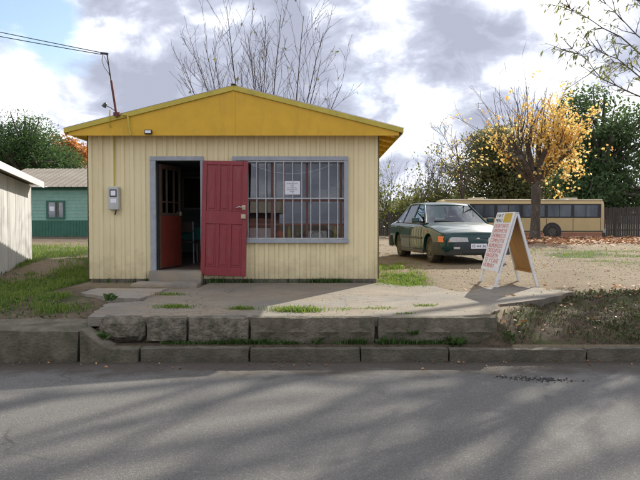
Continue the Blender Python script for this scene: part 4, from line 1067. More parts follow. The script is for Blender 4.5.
GD=30.0; g_=GD/622
def gx(px_): return (px_-320)*g_
def gz_(py): return 1.5+(222-py)*g_
gz0=gz_(237.5)
gho=thing('green_house','pale green clapboard house with dark green base and rusty tin roof','house',(gx(55),GD,gz0))
x0,x1=gx(2),gx(150)
w_=MB(); w_.box(x0,x1,GD+.03,GD+7,gz0-.3,gz_(187))
zz=gz_(220.5)
while zz<gz_(187.5):
    w_.prism([(GD+.035,zz),(GD-.014,zz),(GD+.0,zz+.16),(GD+.035,zz+.16)],x0,x1,'x'); zz+=.16
w_.build('wall',M['greenwall'],gho,world=True)
bs=MB(); xx=x0
while xx<x1: bs.box(xx+.004,xx+.146,GD-.03,GD+.028,gz0-.3,gz_(220.3)); xx+=.15
bs.build('base_boards',M['greenbase'],gho,world=True)
MB().box(x0-.1,x1+.1,GD-.06,GD+.0,gz_(190.2),gz_(187.2)).build('eave_board',M['greentrim'],gho,world=True)
rfg=MB(); ya,za=GD-.45,gz_(187)-.02; yb,zb2=GD+3.5,1.5+(222-168.8)*(GD+3.5)/622
nn=int((x1-x0+1.2)/.3)
for i in range(nn):
    xa=x0-.5+i*.3
    P_=[(xa,0),(xa+.11,0),(xa+.15,.022),(xa+.19,0),(xa+.3,0)]
    for (a,ha),(b_,hb_) in zip(P_,P_[1:]): rfg.add([(a,ya,za+ha),(b_,ya,za+hb_),(b_,yb,zb2+hb_),(a,yb,zb2+ha)],[(0,1,2,3)]); rfg.add([(a,2*yb-ya,za+ha),(b_,2*yb-ya,za+hb_),(b_,yb,zb2+hb_),(a,yb,zb2+ha)],[(3,2,1,0)])
rfg.build('roof',M['tin'],gho,world=True)
gw=MB(); wxa,wxb,wza,wzb=gx(47),gx(65.5),gz_(219),gz_(200.5)
gw.box(wxa,wxb,GD-.06,GD-.005,wzb-.09,wzb); gw.box(wxa,wxb,GD-.06,GD-.005,wza,wza+.09); gw.box(wxa,wxa+.09,GD-.058,GD-.005,wza+.091,wzb-.091); gw.box(wxb-.09,wxb,GD-.058,GD-.005,wza+.091,wzb-.091); gw.box((wxa+wxb)/2-.03,(wxa+wxb)/2+.03,GD-.05,GD-.006,wza+.091,wzb-.091)
gwo=gw.build('window',M['greentrim'],gho,world=True)
MB().box(wxa+.05,wxb-.05,GD-.032,GD-.028,wza+.05,wzb-.05).build('pane',M['glass'],gwo,world=True)
MB().box(wxa+.06,wxb-.06,GD-.024,GD-.018,wza+.05,wzb-.05).build('curtain',M['curtain'],gwo,world=True)
MB().box(gx(50.2),gx(55),GD-.040,GD-.036,gz_(211),gz_(206.5)).build('sign_sheet',M['paper'],gwo,world=True)

# fences
def fence(name,x0,x1,y0,y1,h,label,seed):
    f_=thing(name,label,'fence',((x0+x1)/2,(y0+y1)/2,ghz((x0+x1)/2,(y0+y1)/2)))
    r2=random.Random(seed); Lf=math.dist((x0,y0),(x1,y1)); n_=int(Lf/.16); bd_=MB()
    for i in range(n_):
        u=i/n_; cx=x0+(x1-x0)*u; cy=y0+(y1-y0)*u; z_=ghz(cx,cy)
        bd_.box(cx-.072,cx+.072,cy-.012+r2.uniform(-.012,.012),cy+.012,z_-.05,z_+h*r2.uniform(.95,1.03))
    bd_.build('boards',M['fence'],f_,world=True)
    for zz in (.5,1.6):
        MB().beam((x0,y0+.04,ghz(x0,y0)+zz),(x1,y1+.04,ghz(x1,y1)+zz),.05,.08).build('rail',M['fence'],f_,world=True)
    for i in range(int(Lf/2.5)+1):
        u=min(1,i*2.5/Lf); cx=x0+(x1-x0)*u; cy=y0+(y1-y0)*u
        MB().box(cx-.06,cx+.06,cy+.08,cy+.2,ghz(cx,cy)-.1,ghz(cx,cy)+h).build('post',M['fence'],f_,world=True)
fence('board_fence',19.2,38,46,44,2.2,'dark weathered board fence at the right behind the bus',1)
fence('board_fence',-17,9.5,49.0,50.5,2.0,'dark weathered board fence between the shop and the car',2)

# hills at the horizon
hv=[]; hf=[]
xsH=np.linspace(-420,420,121)
for i,x_ in enumerate(xsH):
    h=8+10*fbm(x_,0,.012,3)+5*fbm(x_,5,.05,8)
    hv+=[(x_,300,-1),(x_,330,h),(x_,400,-1)]
for i in range(120):
    a=i*3; hf+=[(a,a+3,a+4,a+1),(a+1,a+4,a+5,a+2)]
o=np_mesh('hills',hv,hf,M['hills'],smooth=True); tag(o,kind='structure')

# houses across the street (seen in the window glass)
oh=thing('red_house','low red house across the street with a grey tin roof','house',(-4,-22,0))
MB().box(-14,-3.3,-28,-22,-.1,2.2).build('wall',M['redhouse'],oh,world=True)
r_=MB(); r_.prism([(-29,2.15),(-21.4,2.15),(-25.2,3.3)],-14.5,-2.9,'x'); r_.build('roof',M['tin'],oh,world=True)
ow=MB()
for x_ in (-11,-7.5): ow.box(x_-.7,x_+.7,-21.99,-21.95,.9,2.0)
ow.build('window',M['curtain'],oh,world=True)

# ------------------------------------------------------------------ trees
NR=np.random.default_rng(5)
def unit(v): return v/np.maximum(np.linalg.norm(v,axis=-1,keepdims=True),1e-9)
class Tree:
    def __init__(s,seed): s.r=np.random.default_rng(seed); s.br=[]; s.tips=[]   # br: (pts,radii)
    def grow(s,p,d,length,r0,level,maxlev,P):
        r=s.r; n=max(3,int(P.get('seg',6)-level)); pts=[np.array(p,float)]; dd=unit(np.array(d,float)); rad=[r0]
        step=length/n; tr=P['trop'][min(level,len(P['trop'])-1)]; wg=P['wig'][min(level,len(P['wig'])-1)]
        rend=P.get('taper',.35)
        for i in range(n):
            dd=unit(dd+r.normal(0,wg,3)+np.array([0,0,tr])); pts.append(pts[-1]+dd*step); rad.append(r0*(1-(1-rend)*(i+1)/n))
        if level==maxlev: rad[-1]=max(.0025,rad[-1]*.5)
        s.br.append((pts,rad,level))
        if level>=maxlev-1: s.tips += [(pts[j],unit(pts[j]-pts[j-1])) for j in range(1,len(pts))]
        if level<maxlev:
            k=P['kids'][min(level,len(P['kids'])-1)]; k=int(k*r.uniform(.75,1.25)+.5)
            st=P['start'][min(level,len(P['start'])-1)]
            for q in range(k):
                u=st+(1-st)*((q+r.random())/k); f=u*n; i=min(int(f),n-1); t=f-i
                pp=pts[i]*(1-t)+pts[i+1]*t; rr_=rad[i]*(1-t)+rad[i+1]*t
                d0=unit(pts[i+1]-pts[i]); a=r.uniform(*P['ang'][min(level,len(P['ang'])-1)]); ph=r.uniform(0,2*math.pi) if level else (q*2.4+r.uniform(-.5,.5))
                ax=unit(np.cross(d0,[.3,.2,.93])); bx=np.cross(d0,ax)
                nd=d0*math.cos(a)+(ax*math.cos(ph)+bx*math.sin(ph))*math.sin(a)
                s.grow(pp,nd,length*P['len'][min(level,len(P['len'])-1)]*r.uniform(.7,1.15)*(1.1-.45*u),min(rr_*P.get('rr',.62),r0*.7),level+1,maxlev,P)
    def wood(s,parent,mt,name='trunk',minr=.003):
        V=[];F=[];off=0
        for pts,rad,lev in s.br:
            k=(10,7,5,4,3,3)[min(lev,5)]; P_=np.array(pts); n=len(P_)
            T=np.empty_like(P_); T[1:-1]=P_[2:]-P_[:-2]; T[0]=P_[1]-P_[0]; T[-1]=P_[-1]-P_[-2]; T=unit(T)
            A=unit(np.cross(T,np.array([.31,.23,.92]))); B=np.cross(T,A); th=np.arange(k)*2*math.pi/k
            ring=P_[:,None]+(A[:,None]*np.cos(th)[None,:,None]+B[:,None]*np.sin(th)[None,:,None])*np.maximum(np.array(rad),minr)[:,None,None]
            V.append(ring.reshape(-1,3)); idx=np.arange(n*k).reshape(n,k)+off; nx_=np.roll(idx,-1,1)
            F.append(np.stack([idx[:-1],nx_[:-1],nx_[1:],idx[1:]],-1).reshape(-1,4)); off+=n*k
        V=np.concatenate(V)-np.array(wloc(parent)); return np_mesh(name,V,np.concatenate(F),mt,parent,smooth=True)
def leaf_mesh(name,C,D,size,mt,parent,rg,wid=.55,droop=0,jit=.35):
    """one rhombic folded leaf per point C, along D"""
    C=np.asarray(C); n=len(C); D=unit(np.asarray(D)+rg.normal(0,jit,(n,3))+np.array([0,0,-droop])); Nn=unit(rg.normal(0,1,(n,3))+np.array([0,0,.6]))
    Sd=unit(np.cross(D,Nn)); U=np.cross(Sd,D); L_=(size*rg.uniform(.6,1.25,n))[:,None]
    a=C; b_=C+D*L_*.5+Sd*L_*wid*.5+U*L_*.08; c_=C+D*L_; d_=C+D*L_*.5-Sd*L_*wid*.5+U*L_*.08
    V=np.stack([a,b_,c_,d_],1).reshape(-1,3)
    if parent is not None: V=V-np.array(wloc(parent))
    F=np.arange(n*4).reshape(n,4); return np_mesh(name,V,F,mt,parent)

def dome_points(blobs,n,rg,shell=.45):
    """points through a union of ellipsoids, thicker towards their skins"""
    vol=np.array([b_[3]*b_[4]*b_[5] for b_ in blobs])**.75; k=rg.choice(len(blobs),n,p=vol/vol.sum()); B=np.array(blobs)[k]
    d=unit(rg.normal(0,1,(n,3))); rad=(shell+(1-shell)*rg.random(n)**.6)*rg.normal(1,.09,n)
    return B[:,:3]+d*B[:,3:6]*rad[:,None], d

def at(px_,py,y): return np.array([(px_-320)*y/622, y, 1.5+(222-py)*y/622])

# --- the pollarded golden tree
ty=33.0; tb_=at(535,240,ty); tb_[2]=ghz(tb_[0],ty)
pt_=thing('pollarded_tree','pollarded tree with golden autumn leaves and bare shoots beside the bus','tree',tuple(tb_))
T=Tree(21); r=T.r
fork=at(536,181,ty)
T.br.append(([tb_-np.array([0,0,.2]),tb_+np.array([0,0,.25]),tb_*.6+fork*.4,fork],[.38,.28,.235,.25],0))
knobs=[]
for px_,py,dy in ((506,156,-.6),(514,148,.8),(526,142,-.4),(538,138,.4),(548,144,-1.0),(558,150,.5),(568,152,-.5),(550,160,1.2),(520,158,-1.2)):
    q=at(px_,py,ty+dy); mid=fork*.5+q*.5+np.array([0,0,-.05])+r.normal(0,.08,3)
    T.br.append(([fork-np.array([0,0,.15]),mid,q],[.20,.15,.12],1)); T.br.append(([q-np.array([0,0,.12]),q,q+np.array([0,0,.15])],[.10,.16,.07],1)); knobs.append(q)
shC=[];shD=[]
for q in knobs:
    for k_ in range(12):
        px_=320+q[0]/ty*622
        a=r.uniform(0,2*math.pi); lean=abs(r.normal(0,.5)); out_=np.array([math.cos(a)*lean+(px_-536)*.008,math.sin(a)*lean,1.0])
        Ls_=r.uniform(1.6,4.0)*(1.12 if px_<540 else .85); pts=[q*(1-.3*r.random())+fork*0+0*q if False else q+(fork-q)*max(0,r.normal(.05,.22))*.9+r.normal(0,.22,3)*[1,1,.5]]; d=unit(out_)
        for i in range(5): d=unit(d+r.normal(0,.13,3)+np.array([0,0,.05])); pts.append(pts[-1]+d*Ls_/5)
        T.br.append((pts,[.030,.024,.018,.013,.009,.005],3))
        for i in range(1,6):
            if r.random()<.7:
                sd=unit(d+r.normal(0,.45,3)); T.br.append(([pts[i],pts[i]+sd*r.uniform(.25,.7)],[.011,.005],4))
        dens=np.interp(px_,[500,525,545,560],[12,20,34,40])
        for _ in range(int(r.poisson(dens/9.5))):
            u=r.random()**1.05*(.85 if px_<535 else .95)*5; i=min(int(u),4); c_=pts[i]*(1-(u-i))+pts[i+1]*(u-i)+r.normal(0,.22,3)
            for _2 in range(int(r.integers(4,17))): shC.append(c_+r.normal(0,.15,3)); shD.append(r.normal(0,1,3)*[1,1,.4]-[0,0,.6])
for _ in range(125):   # drooping mass on the right
    p_=at(r.normal(566,14),r.normal(142,23),ty+r.normal(0,1.2))
    for _2 in range(int(r.integers(4,14))): shC.append(p_+r.normal(0,.16,3)); shD.append(r.normal(0,1,3)*[1,1,.4]-[0,0,.6])
for _ in range(170):
    p_=at(r.normal(542,8),r.normal(168,8),ty+r.normal(0,.8)); shC.append(p_); shD.append(r.normal(0,1,3)*[1,1,.4]-[0,0,.5])
T.wood(pt_,M['bark'],minr=.006)
leaf_mesh('crown',shC,shD,.175,L_YEL,pt_,r,wid=.8)

# --- leafy trees made of clumps
def clump_tree(name,label,base,blobs,nleaf,size,lm,trunk_r,seed,limbs=10,group=None,shell=.45,wid=.6,extra_wood=None):
    t_=thing(name,label,'tree',tuple(base),0,group); T=Tree(seed); r=T.r; base=np.array(base)
    cen=np.mean([b_[:3] for b_ in blobs],0); top=max(b_[2]+b_[5]*.4 for b_ in blobs)
    p1=np.array([base[0]+r.normal(0,.1),base[1],base[2]+(cen[2]-base[2])*.5]); p2=np.array([cen[0]*.5+base[0]*.5,base[1],top])
    T.br.append(([base-np.array([0,0,.2]),p1,p1*.4+p2*.6,p2],[trunk_r,trunk_r*.75,trunk_r*.45,trunk_r*.12],0))
    for b_ in blobs:
        q=np.array(b_[:3]); s_=p1+(p2-p1)*r.uniform(0,.6); T.br.append(([s_,s_*.5+q*.5+r.normal(0,.15,3),q,q+unit(q-s_)*b_[3]*.5],[trunk_r*.4,trunk_r*.25,trunk_r*.14,trunk_r*.05],2))
    C,D=dome_points(blobs,nleaf,r,shell)
    ok=C[:,2]>base[2]+.25; C=C[ok]; D=D[ok]
    T.wood(t_,M['bark']); leaf_mesh('crown',C,D*.7+r.normal(0,.6,D.shape),size,lm,t_,r,wid=wid,droop=.3)
    return t_
def mkblobs(seed,y,spec,n,rad,ydep,px=True):
    """spec: (px,py,rx_px,ry_px) ellipse(s) filled with clumps"""
    r=np.random.default_rng(seed); out=[]
    for (cx,cy,rx_,ry_,k_) in spec:
        for i in range(k_):
            a=r.uniform(0,2*math.pi); q=math.sqrt(r.random())
            p_=at(cx+rx_*q*math.cos(a),cy+ry_*q*math.sin(a),y); p_[1]+=r.uniform(-ydep,ydep)*math.sqrt(max(0.05,1-q*q)); p_[2]=1.5+(p_[2]-1.5)
            s_=rad*r.uniform(.65,1.3); out.append((p_[0],p_[1],p_[2],s_*r.uniform(.9,1.3),s_*r.uniform(.9,1.3),s_*r.uniform(.6,.9)))
    return out
# big dark tree at right
y=50; b0=at(598,232,y); b0[2]=ghz(b0[0],y)
clump_tree('broadleaf_tree','large dark green broadleaf tree rising behind the bus and fence at the right',b0,mkblobs(3,y,[(592,120,24,22,12),(605,160,34,26,22),(632,135,22,32,16),(600,190,45,18,22),(575,195,22,14,8),(640,190,22,24,12)],0,1.3,3.5),19000,.30,L_DARK,.42,31)
# olive dome: dense clipped-looking evergreen
y=52; b0=at(500,232,y); b0[2]=ghz(b0[0],y)
clump_tree('round_tree','dense olive green dome shaped tree behind the bus, left of the golden tree',b0,mkblobs(4,y,[(496,138,13,9,14),(490,150,18,12,18),(482,170,24,18,26),(512,165,25,22,24),(500,195,40,14,26),(535,185,22,22,14)],0,1.2,2.8),21000,.26,L_OLIVE,.35,32)
# bush behind the car
y=46; b0=at(402,231,y); b0[2]=ghz(b0[0],y)
bs_=thing('yellowing_bush','large yellow green bush with bare upper twigs behind the car','bush',tuple(b0))
T=Tree(41); P=dict(trop=[.05,.06,.05],wig=[.09,.12,.15],kids=[7,6,0],start=[.2,.15],ang=[(.25,.7),(.3,.8)],len=[.55,.5],seg=6,taper=.3,rr=.6)
for k_ in range(16):
    a=T.r.uniform(-1,1); T.grow(b0+np.array([a*2.0,T.r.uniform(-.8,.8),-.1]),[a*.4+.05,T.r.normal(0,.2),1],T.r.uniform(3.6,6.4)*(1-.25*abs(a)),.04,0,2,P)
T.wood(bs_,M['twig'],minr=.006)
tp=np.array([t_[0] for t_ in T.tips]); td=np.array([t_[1] for t_ in T.tips])
w_=np.clip(1.2-(tp[:,2]-b0[2])/3.6,.03,1); sel=T.r.random(len(tp))<w_*1.0; tp2=np.repeat(tp[sel],4,0); td2=np.repeat(td[sel],4,0)
leaf_mesh('crown',tp2+T.r.normal(0,.2,tp2.shape),td2,.20,L_BUSH,bs_,T.r,wid=.7,jit=.8,droop=.3)
# bare tree with a few golden leaves left of the dome
def bare_tree(name,label,base,h,r0,seed,P,maxlev,nl=0,lm=None,lsize=.2,mt=None,minr=.006,lean=(0,0,1),cat='tree'):
    t_=thing(name,label,cat,tuple(base)); T=Tree(seed); T.grow(np.array(base)-np.array([0,0,.15]),lean,h,r0,0,maxlev,P)
    T.wood(t_,mt or M['twig'],minr=minr)
    if nl:
        k_=T.r.choice(len(T.tips),nl); C=np.array([T.tips[i][0] for i in k_]); D=np.array([T.tips[i][1] for i in k_]); leaf_mesh('crown',C+T.r.normal(0,.05,C.shape),D,lsize,lm,t_,T.r,droop=.8,wid=.5)
    return t_,T
PB=dict(trop=[.03,.04,.03,.02],wig=[.06,.10,.14,.16],kids=[9,6,5],start=[.3,.2,.15],ang=[(.4,.95),(.4,.9),(.4,.9)],len=[.55,.55,.5],seg=7,taper=.25,rr=.6)
b0=at(462,232,44); b0[2]=ghz(b0[0],44)
bare_tree('bare_tree','bare grey tree with a few golden leaves behind the car roof',b0,6.8,.13,51,PB,3,260,L_YEL,.2,minr=.011)
b0=at(437,232,47); b0[2]=ghz(b0[0],47)
bare_tree('bare_tree','small bare tree standing between the bush and the leafy golden one',b0,4.6,.10,52,PB,3,160,L_BUSH,.2,minr=.011)
# bare many-stemmed tree behind the shop roof
y=23.0; b0=np.array([-2.0,y,ghz(-2,y)])
ms_=thing('bare_tree','tall bare many stemmed tree rising behind the shop roof','tree',tuple(b0))
T=Tree(61); P=dict(trop=[.008,.03,.03],wig=[.03,.07,.1],kids=[12,4,0],start=[.3,.15],ang=[(.25,.55),(.3,.7)],len=[.30,.45],seg=8,taper=.22,rr=.5)
for px_,py in ((176,72),(188,55),(206,48),(219,42),(232,6),(236,40),(256,52),(262,28),(270,45),(288,10),(299,18),(306,30),(312,62),(336,84)):
    q=at(px_,py,y+T.r.uniform(-1,1)); s_=b0+np.array([(q[0]-b0[0])*.10,T.r.uniform(-.4,.4),-.1]); v_=q-s_
    T.grow(s_,unit(v_)-np.array([0,0,.03]),np.linalg.norm(v_)*1.0,.043,0,2,P)
T.wood(ms_,M['twig'],minr=.0048)
k_=T.r.choice(len(T.tips),60); C=np.array([T.tips[i][0] for i in k_]); leaf_mesh('crown',C,T.r.normal(0,1,C.shape),.16,L_BUSH,ms_,T.r,droop=.6)
# araucaria-like dark tree and the orange tree behind the green house
y=48; b0=at(28,235,y); b0[2]=ghz(b0[0],y)
clump_tree('araucaria_tree','broad dark green conifer behind the green house roof',b0,mkblobs(5,y,[(24,132,22,9,12),(18,150,38,14,26),(45,158,24,14,16),(5,168,20,10,8),(62,168,10,8,4)],0,1.15,3.0),24000,.22,L_CON,.4,33,wid=.35,shell=.55)
y=58; b0=at(75,235,y); b0[2]=ghz(b0[0],y)
clump_tree('autumn_tree','orange autumn tree between the dark conifer and the shop eave',b0,mkblobs(6,y,[(68,148,9,10,7),(76,160,10,10,8)],0,1.0,1.6),3200,.30,L_ORG,.25,34,wid=.7)
# background greenery closing the view behind the bus
y=62; b0=at(556,232,y); b0[2]=ghz(b0[0],y)
clump_tree('round_tree','yellowing green tree glimpsed behind the golden tree trunk',b0,mkblobs(7,y,[(545,180,26,20,16),(570,170,16,18,8)],0,1.6,2),9000,.33,L_OLIVE,.3,35)
y=70; b0=at(425,230,y); b0[2]=ghz(b0[0],y)
clump_tree('round_tree','low distant olive tree beyond the gap between bush and bus',b0,mkblobs(8,y,[(420,208,26,8,12),(455,205,20,9,10)],0,1.6,2),6000,.35,L_OLIVE,.3,36)

def copy_tree(src,x,y,rz,label):
    c=src.copy(); COL.objects.link(c); c.location=(x,y,ghz(x,y)); c.rotation_euler=(0,0,rz); c['label']=label
    for ch in list(src.children):
        d=ch.copy(); COL.objects.link(d); d.parent=c
copy_tree(bs_,2.2,53,1.3,'yellow green bush at the back fence just right of the shop')
copy_tree(bs_,-3.5,52,2.6,'yellow green bush at the back fence behind the shop')
copy_tree(bs_,-10.5,53,4.0,'yellow green bush at the back fence behind the shop, nearest the green house')

# near tree just off the right edge, its boughs reach into the picture
bT=np.array([11.6,15.5]); b0=np.array([bT[0],bT[1],ghz(*bT)])
nt1=thing('overhanging_tree','half bare tree at the right edge with thin boughs and drooping pale leaves','tree',tuple(b0))
T=Tree(71); r=T.r
T.br.append(([b0-np.array([0,0,.2]),b0+np.array([0,0,.3]),b0+np.array([-.1,.1,2.2]),b0+np.array([.05,0,4.0]),b0+np.array([-.2,.2,6.2])],[.30,.22,.17,.14,.09],0))
PT=dict(trop=[-.015,-.03,-.05],wig=[.05,.09,.12],kids=[11,6,0],start=[.25,.15],ang=[(.35,.9),(.4,.9)],len=[.42,.5],seg=9,taper=.15,rr=.55)
for bough in ([(652,104,14.6),(625,92,14.2),(600,80,13.8),(586,62,13.4),(570,50,13.2)],[(655,90,15),(630,72,14.6),(615,60,14.4),(600,52,14.2),(588,47,14)],[(655,70,15),(628,47,14.2),(600,30,13.6),(578,16,13.2),(567,10,13)],
              [(660,60,15.4),(633,36,15),(612,14,14.6),(596,-6,14.4)],[(660,40,15.8),(640,10,15.6),(628,-15,15.4)],[(660,98,16),(640,75,16.2),(620,66,16.6),(608,70,17)]):
    pts=[at(*q) for q in bough]; s_=b0+np.array([-.05,.05,max(1.8,min(4.8,pts[0][2]-b0[2]-.9))]); pts=[s_]+pts
    # subdivide a little with wobble
    fine=[pts[0]]
    for a,b_ in zip(pts,pts[1:]): fine+= [a*.5+b_*.5+r.normal(0,.04,3),b_]
    n=len(fine); rad=list(np.linspace(.024,.0035,n)); T.br.append((fine,rad,2))
    for j in range(3,n):
        for _ in range(2 if j<n-1 else 3):
            d=unit(unit(fine[j]-fine[j-1])+r.normal(0,.6,3)); T.grow(fine[j],d,r.uniform(.3,.8),.011,1,2,dict(trop=[-.01,-.02,-.03],wig=[.06,.1,.14],kids=[3,4,0],start=[.25,.2],ang=[(.4,.9),(.4,.9)],len=[.5,.5],seg=6,taper=.3,rr=.6))
# the upper crown, above the picture: throws the streaked shade on the road
PU=dict(trop=[.03,.02,.0],wig=[.07,.1,.14],kids=[4,4,3,0],start=[.25,.2,.15],ang=[(.45,1.0),(.4,.95),(.4,.9)],len=[.6,.55,.5],seg=7,taper=.3,rr=.62)
for k_ in range(4):
    a=k_*1.6+r.uniform(-.3,.3); T.grow(b0+np.array([-.1,.1,5.2+.15*k_]),[math.cos(a),math.sin(a)*.9,.75],r.uniform(3.2,4.4),.085,1,3,PU)
T.wood(nt1,M['greytwig'],minr=.0026)
tips=T.tips; nn_=len(tips); vis=[i for i in range(nn_)]
k_=r.choice(nn_,min(nn_,330),replace=False); C=np.array([tips[i][0] for i in k_]); D=np.array([tips[i][1] for i in k_])
leaf_mesh('crown',np.repeat(C,2,0)+r.normal(0,.03,(len(C)*2,3)),np.repeat(D,2,0),.15,L_PALE,nt1,r,droop=1.1,wid=.26)
# two taller bare trees further right, outside the picture, whose shade reaches the road
for (x_,y_,h,sd,lab,reach) in ((15.0,23.0,16.5,81,'wide bare tree out to the right whose long limbs streak the road with shade',(12.2,16.5)),(16.5,29.0,19,82,'tallest bare tree farther out to the right',(14.5,19.5))):
    b0=np.array([x_,y_,ghz(x_,y_)]); t_=thing('bare_tree',lab,'tree',tuple(b0)); T=Tree(sd); r=T.r
    T.br.append(([b0-np.array([0,0,.2]),b0+np.array([0,0,.4]),b0+np.array([.1,0,h*.4]),b0+np.array([-.1,.1,h*.7]),b0+np.array([0,.2,h])],[.45,.33,.24,.15,.03],0))
    PL=dict(trop=[.02,.02,.02],wig=[.045,.08,.12],kids=[4,3,0],start=[.25,.15],ang=[(.2,.5),(.35,.8)],len=[.45,.42],seg=9,taper=.2,rr=.5)
    PS=dict(trop=[.03,.04],wig=[.03,.09],kids=[5,0],start=[.3],ang=[(.25,.6)],len=[.34],seg=7,taper=.25,rr=.45)
    if sd==81:      # long spreading limbs with upright shoots, as on an old pruned tree
        for (z0,dv_,Ll,r0,step) in ((5.75,(-1,-.283,1),9.5,.17,.85),(7.6,(-1.1,.1,.55),10.5,.15,.75),(10.0,(-1.0,.35,.35),8,.12,.9)):
            p0=b0+np.array([0,0,z0]); dv_=np.array(dv_); n=10
            P_=[p0+dv_*Ll*q/n+(r.normal(0,.10,3) if q else 0) for q in range(n+1)]
            T.br.append((P_,list(np.linspace(r0,.035,n+1)),1))
            u=2.9
            while u<Ll:
                f=u/Ll*n; q=min(int(f),n-1); pp=P_[q]*(1-f+q)+P_[q+1]*(f-q)
                T.grow(pp,[r.normal(-.02,.16),r.normal(0,.14),1],r.uniform(3.2,6.0),r.uniform(.05,.10),0,1,PS); u+=step*r.uniform(.6,1.5)
    for k_ in range(7):
        u=k_/6; z0=reach[0]*.82+(reach[1]-reach[0])*u*.75
        a=math.pi+r.uniform(-.85,.85) if k_%3 else r.uniform(0,2*math.pi)
        if sd==81: a=r.uniform(-1.6,1.6)
        L0=(h*.56)*(1.1-.45*u)*r.uniform(.85,1.1)
        T.grow(b0+np.array([0,0,z0]),[math.cos(a),math.sin(a)*.8-.1,r.uniform(.3,.75)],L0,.17*(1-.4*u),0,2,PL)
    T.wood(t_,M['bark'],minr=.006)
    k_=r.choice(len(T.tips),180); C=np.array([T.tips[i][0] for i in k_]); leaf_mesh('crown',C,r.normal(0,1,C.shape),.2,L_YEL,t_,r,droop=.8)

# ------------------------------------------------------------------ ground cover (stuff)
def scatter(n,x0,x1,y0,y1,maskf,rg):
    X_=rg.uniform(x0,x1,n); Y_=rg.uniform(y0,y1,n); k_=rg.random(n)<maskf(X_,Y_); return X_[k_],Y_[k_]
def blades(name,Xs,Ys,h,mt,rg,zf=gh,w=.010,lean=.5,kind='stuff'):
    n=len(Xs); Zs=np.array([zf(a,b_) for a,b_ in zip(Xs,Ys)]) if zf is not gh else gh(Xs,Ys)
    B=np.stack([Xs,Ys,Zs-.008],-1); a=rg.uniform(0,2*math.pi,n); out=np.stack([np.cos(a),np.sin(a),0*a],-1); sd=np.stack([-np.sin(a),np.cos(a),0*a],-1)
    H_=(np.asarray(h)*rg.uniform(.45,1.25,n))[:,None]; ln=rg.uniform(.1,1,n)[:,None]*lean; ww=(w*rg.uniform(.6,1.3,n))[:,None]
    p0=B-sd*ww/2; p1=B+sd*ww/2; mid=B+np.array([0,0,1])*H_*.6+out*H_*ln*.3; p2=mid+sd*ww*.4; p3=mid-sd*ww*.4; tip=B+np.array([0,0,1])*H_*(1-.3*ln)+out*H_*ln
    V=np.stack([p0,p1,p2,p3,tip,tip],1); V=V.reshape(-1,3); i=np.arange(n)*6
    F=np.concatenate([np.stack([i,i+1,i+2,i+3],-1),np.stack([i+3,i+2,i+4,i+5],-1)])
    # weld tip pairs
    F[n:,3]=F[n:,2]; 
    tri=np.stack([i+3,i+2,i+4],-1)
    V2=np.stack([p0,p1,p2,p3,tip],1).reshape(-1,3); i=np.arange(n)*5
    me=bpy.data.meshes.new(name)
    loops=np.concatenate([np.stack([i,i+1,i+2,i+3],-1).ravel(),np.stack([i+3,i+2,i+4],-1).ravel()]).astype(np.int32)
    starts=np.concatenate([np.arange(n)*4,n*4+np.arange(n)*3]).astype(np.int32)
    me.vertices.add(len(V2)); me.vertices.foreach_set('co',V2.astype(np.float32).ravel()); me.loops.add(len(loops)); me.loops.foreach_set('vertex_index',loops)
    me.polygons.add(2*n); me.polygons.foreach_set('loop_start',starts); me.update(calc_edges=True); me.validate()
    o=link_mesh(name,me,mt); tag(o,kind=kind); return o
rg=np.random.default_rng(99)
gA=scatter(90000,-10,-2.9,7.65,14,lambda a,b_:np.where((a<-4.3)|(b_<9.5),grass_mask(a,b_)**1.4,0)*np.where((a>-3.7)&(b_>8.5),0,1),rg); gB=scatter(30000,-13,-4.3,14,23,lambda a,b_:grass_mask(a,b_)**1.5,rg)
Xs=np.concatenate([gA[0],gB[0]]); Ys=np.concatenate([gA[1],gB[1]])
ok=~((Xs<-5.75-.19*(Ys-9.6)+.02)&(Ys>9.5)&(Ys<14.3)); Xs,Ys=Xs[ok],Ys[ok]
blades('yard_grass',Xs,Ys,.05+.09*fbm(Xs,Ys,1.1,3),L_GRASS,rg,w=.012,lean=1.0)
Xs,Ys=scatter(26000,.9,2.5,10.3,14.4,lambda a,b_:np.where((a<1.09)&(b_>11.2),0,grass_mask(a,b_)**1.6),rg)
blades('corner_grass',Xs,Ys,.03+.09*fbm(Xs,Ys,2.4,3),L_GRASS,rg,w=.011,lean=.8)
Xs,Ys=scatter(60000,4.5,17,11.5,25,lambda a,b_:grass_mask(a,b_)**1.3*.6,rg)
blades('lot_grass',Xs,Ys,.06,L_GRASS,rg,w=.014,lean=.9)
Xs,Ys=scatter(42000,2.0,9,6.94,10.2,lambda a,b_:(a>2.02)*(1-ss(bank_y(a)-.3,bank_y(a)+.25,b_))*np.clip((fbm(a,b_,2.2,31)-.34)*3,0.03,1)*(1-.6*ss(4,7,a)),rg)
blades('bank_grass',Xs,Ys,.05,L_DRY,rg,w=.009,lean=1.2)
Xs,Ys=scatter(22000,1.9,9,6.93,9.8,lambda a,b_:(1-ss(bank_y(a)-.2,bank_y(a)+.2,b_))*np.clip((fbm(a,b_,1.9,77)-.50)*4,0.0,1),rg)
blades('bank_weeds',Xs,Ys,.06,L_BANK,rg,w=.02,lean=1.2)
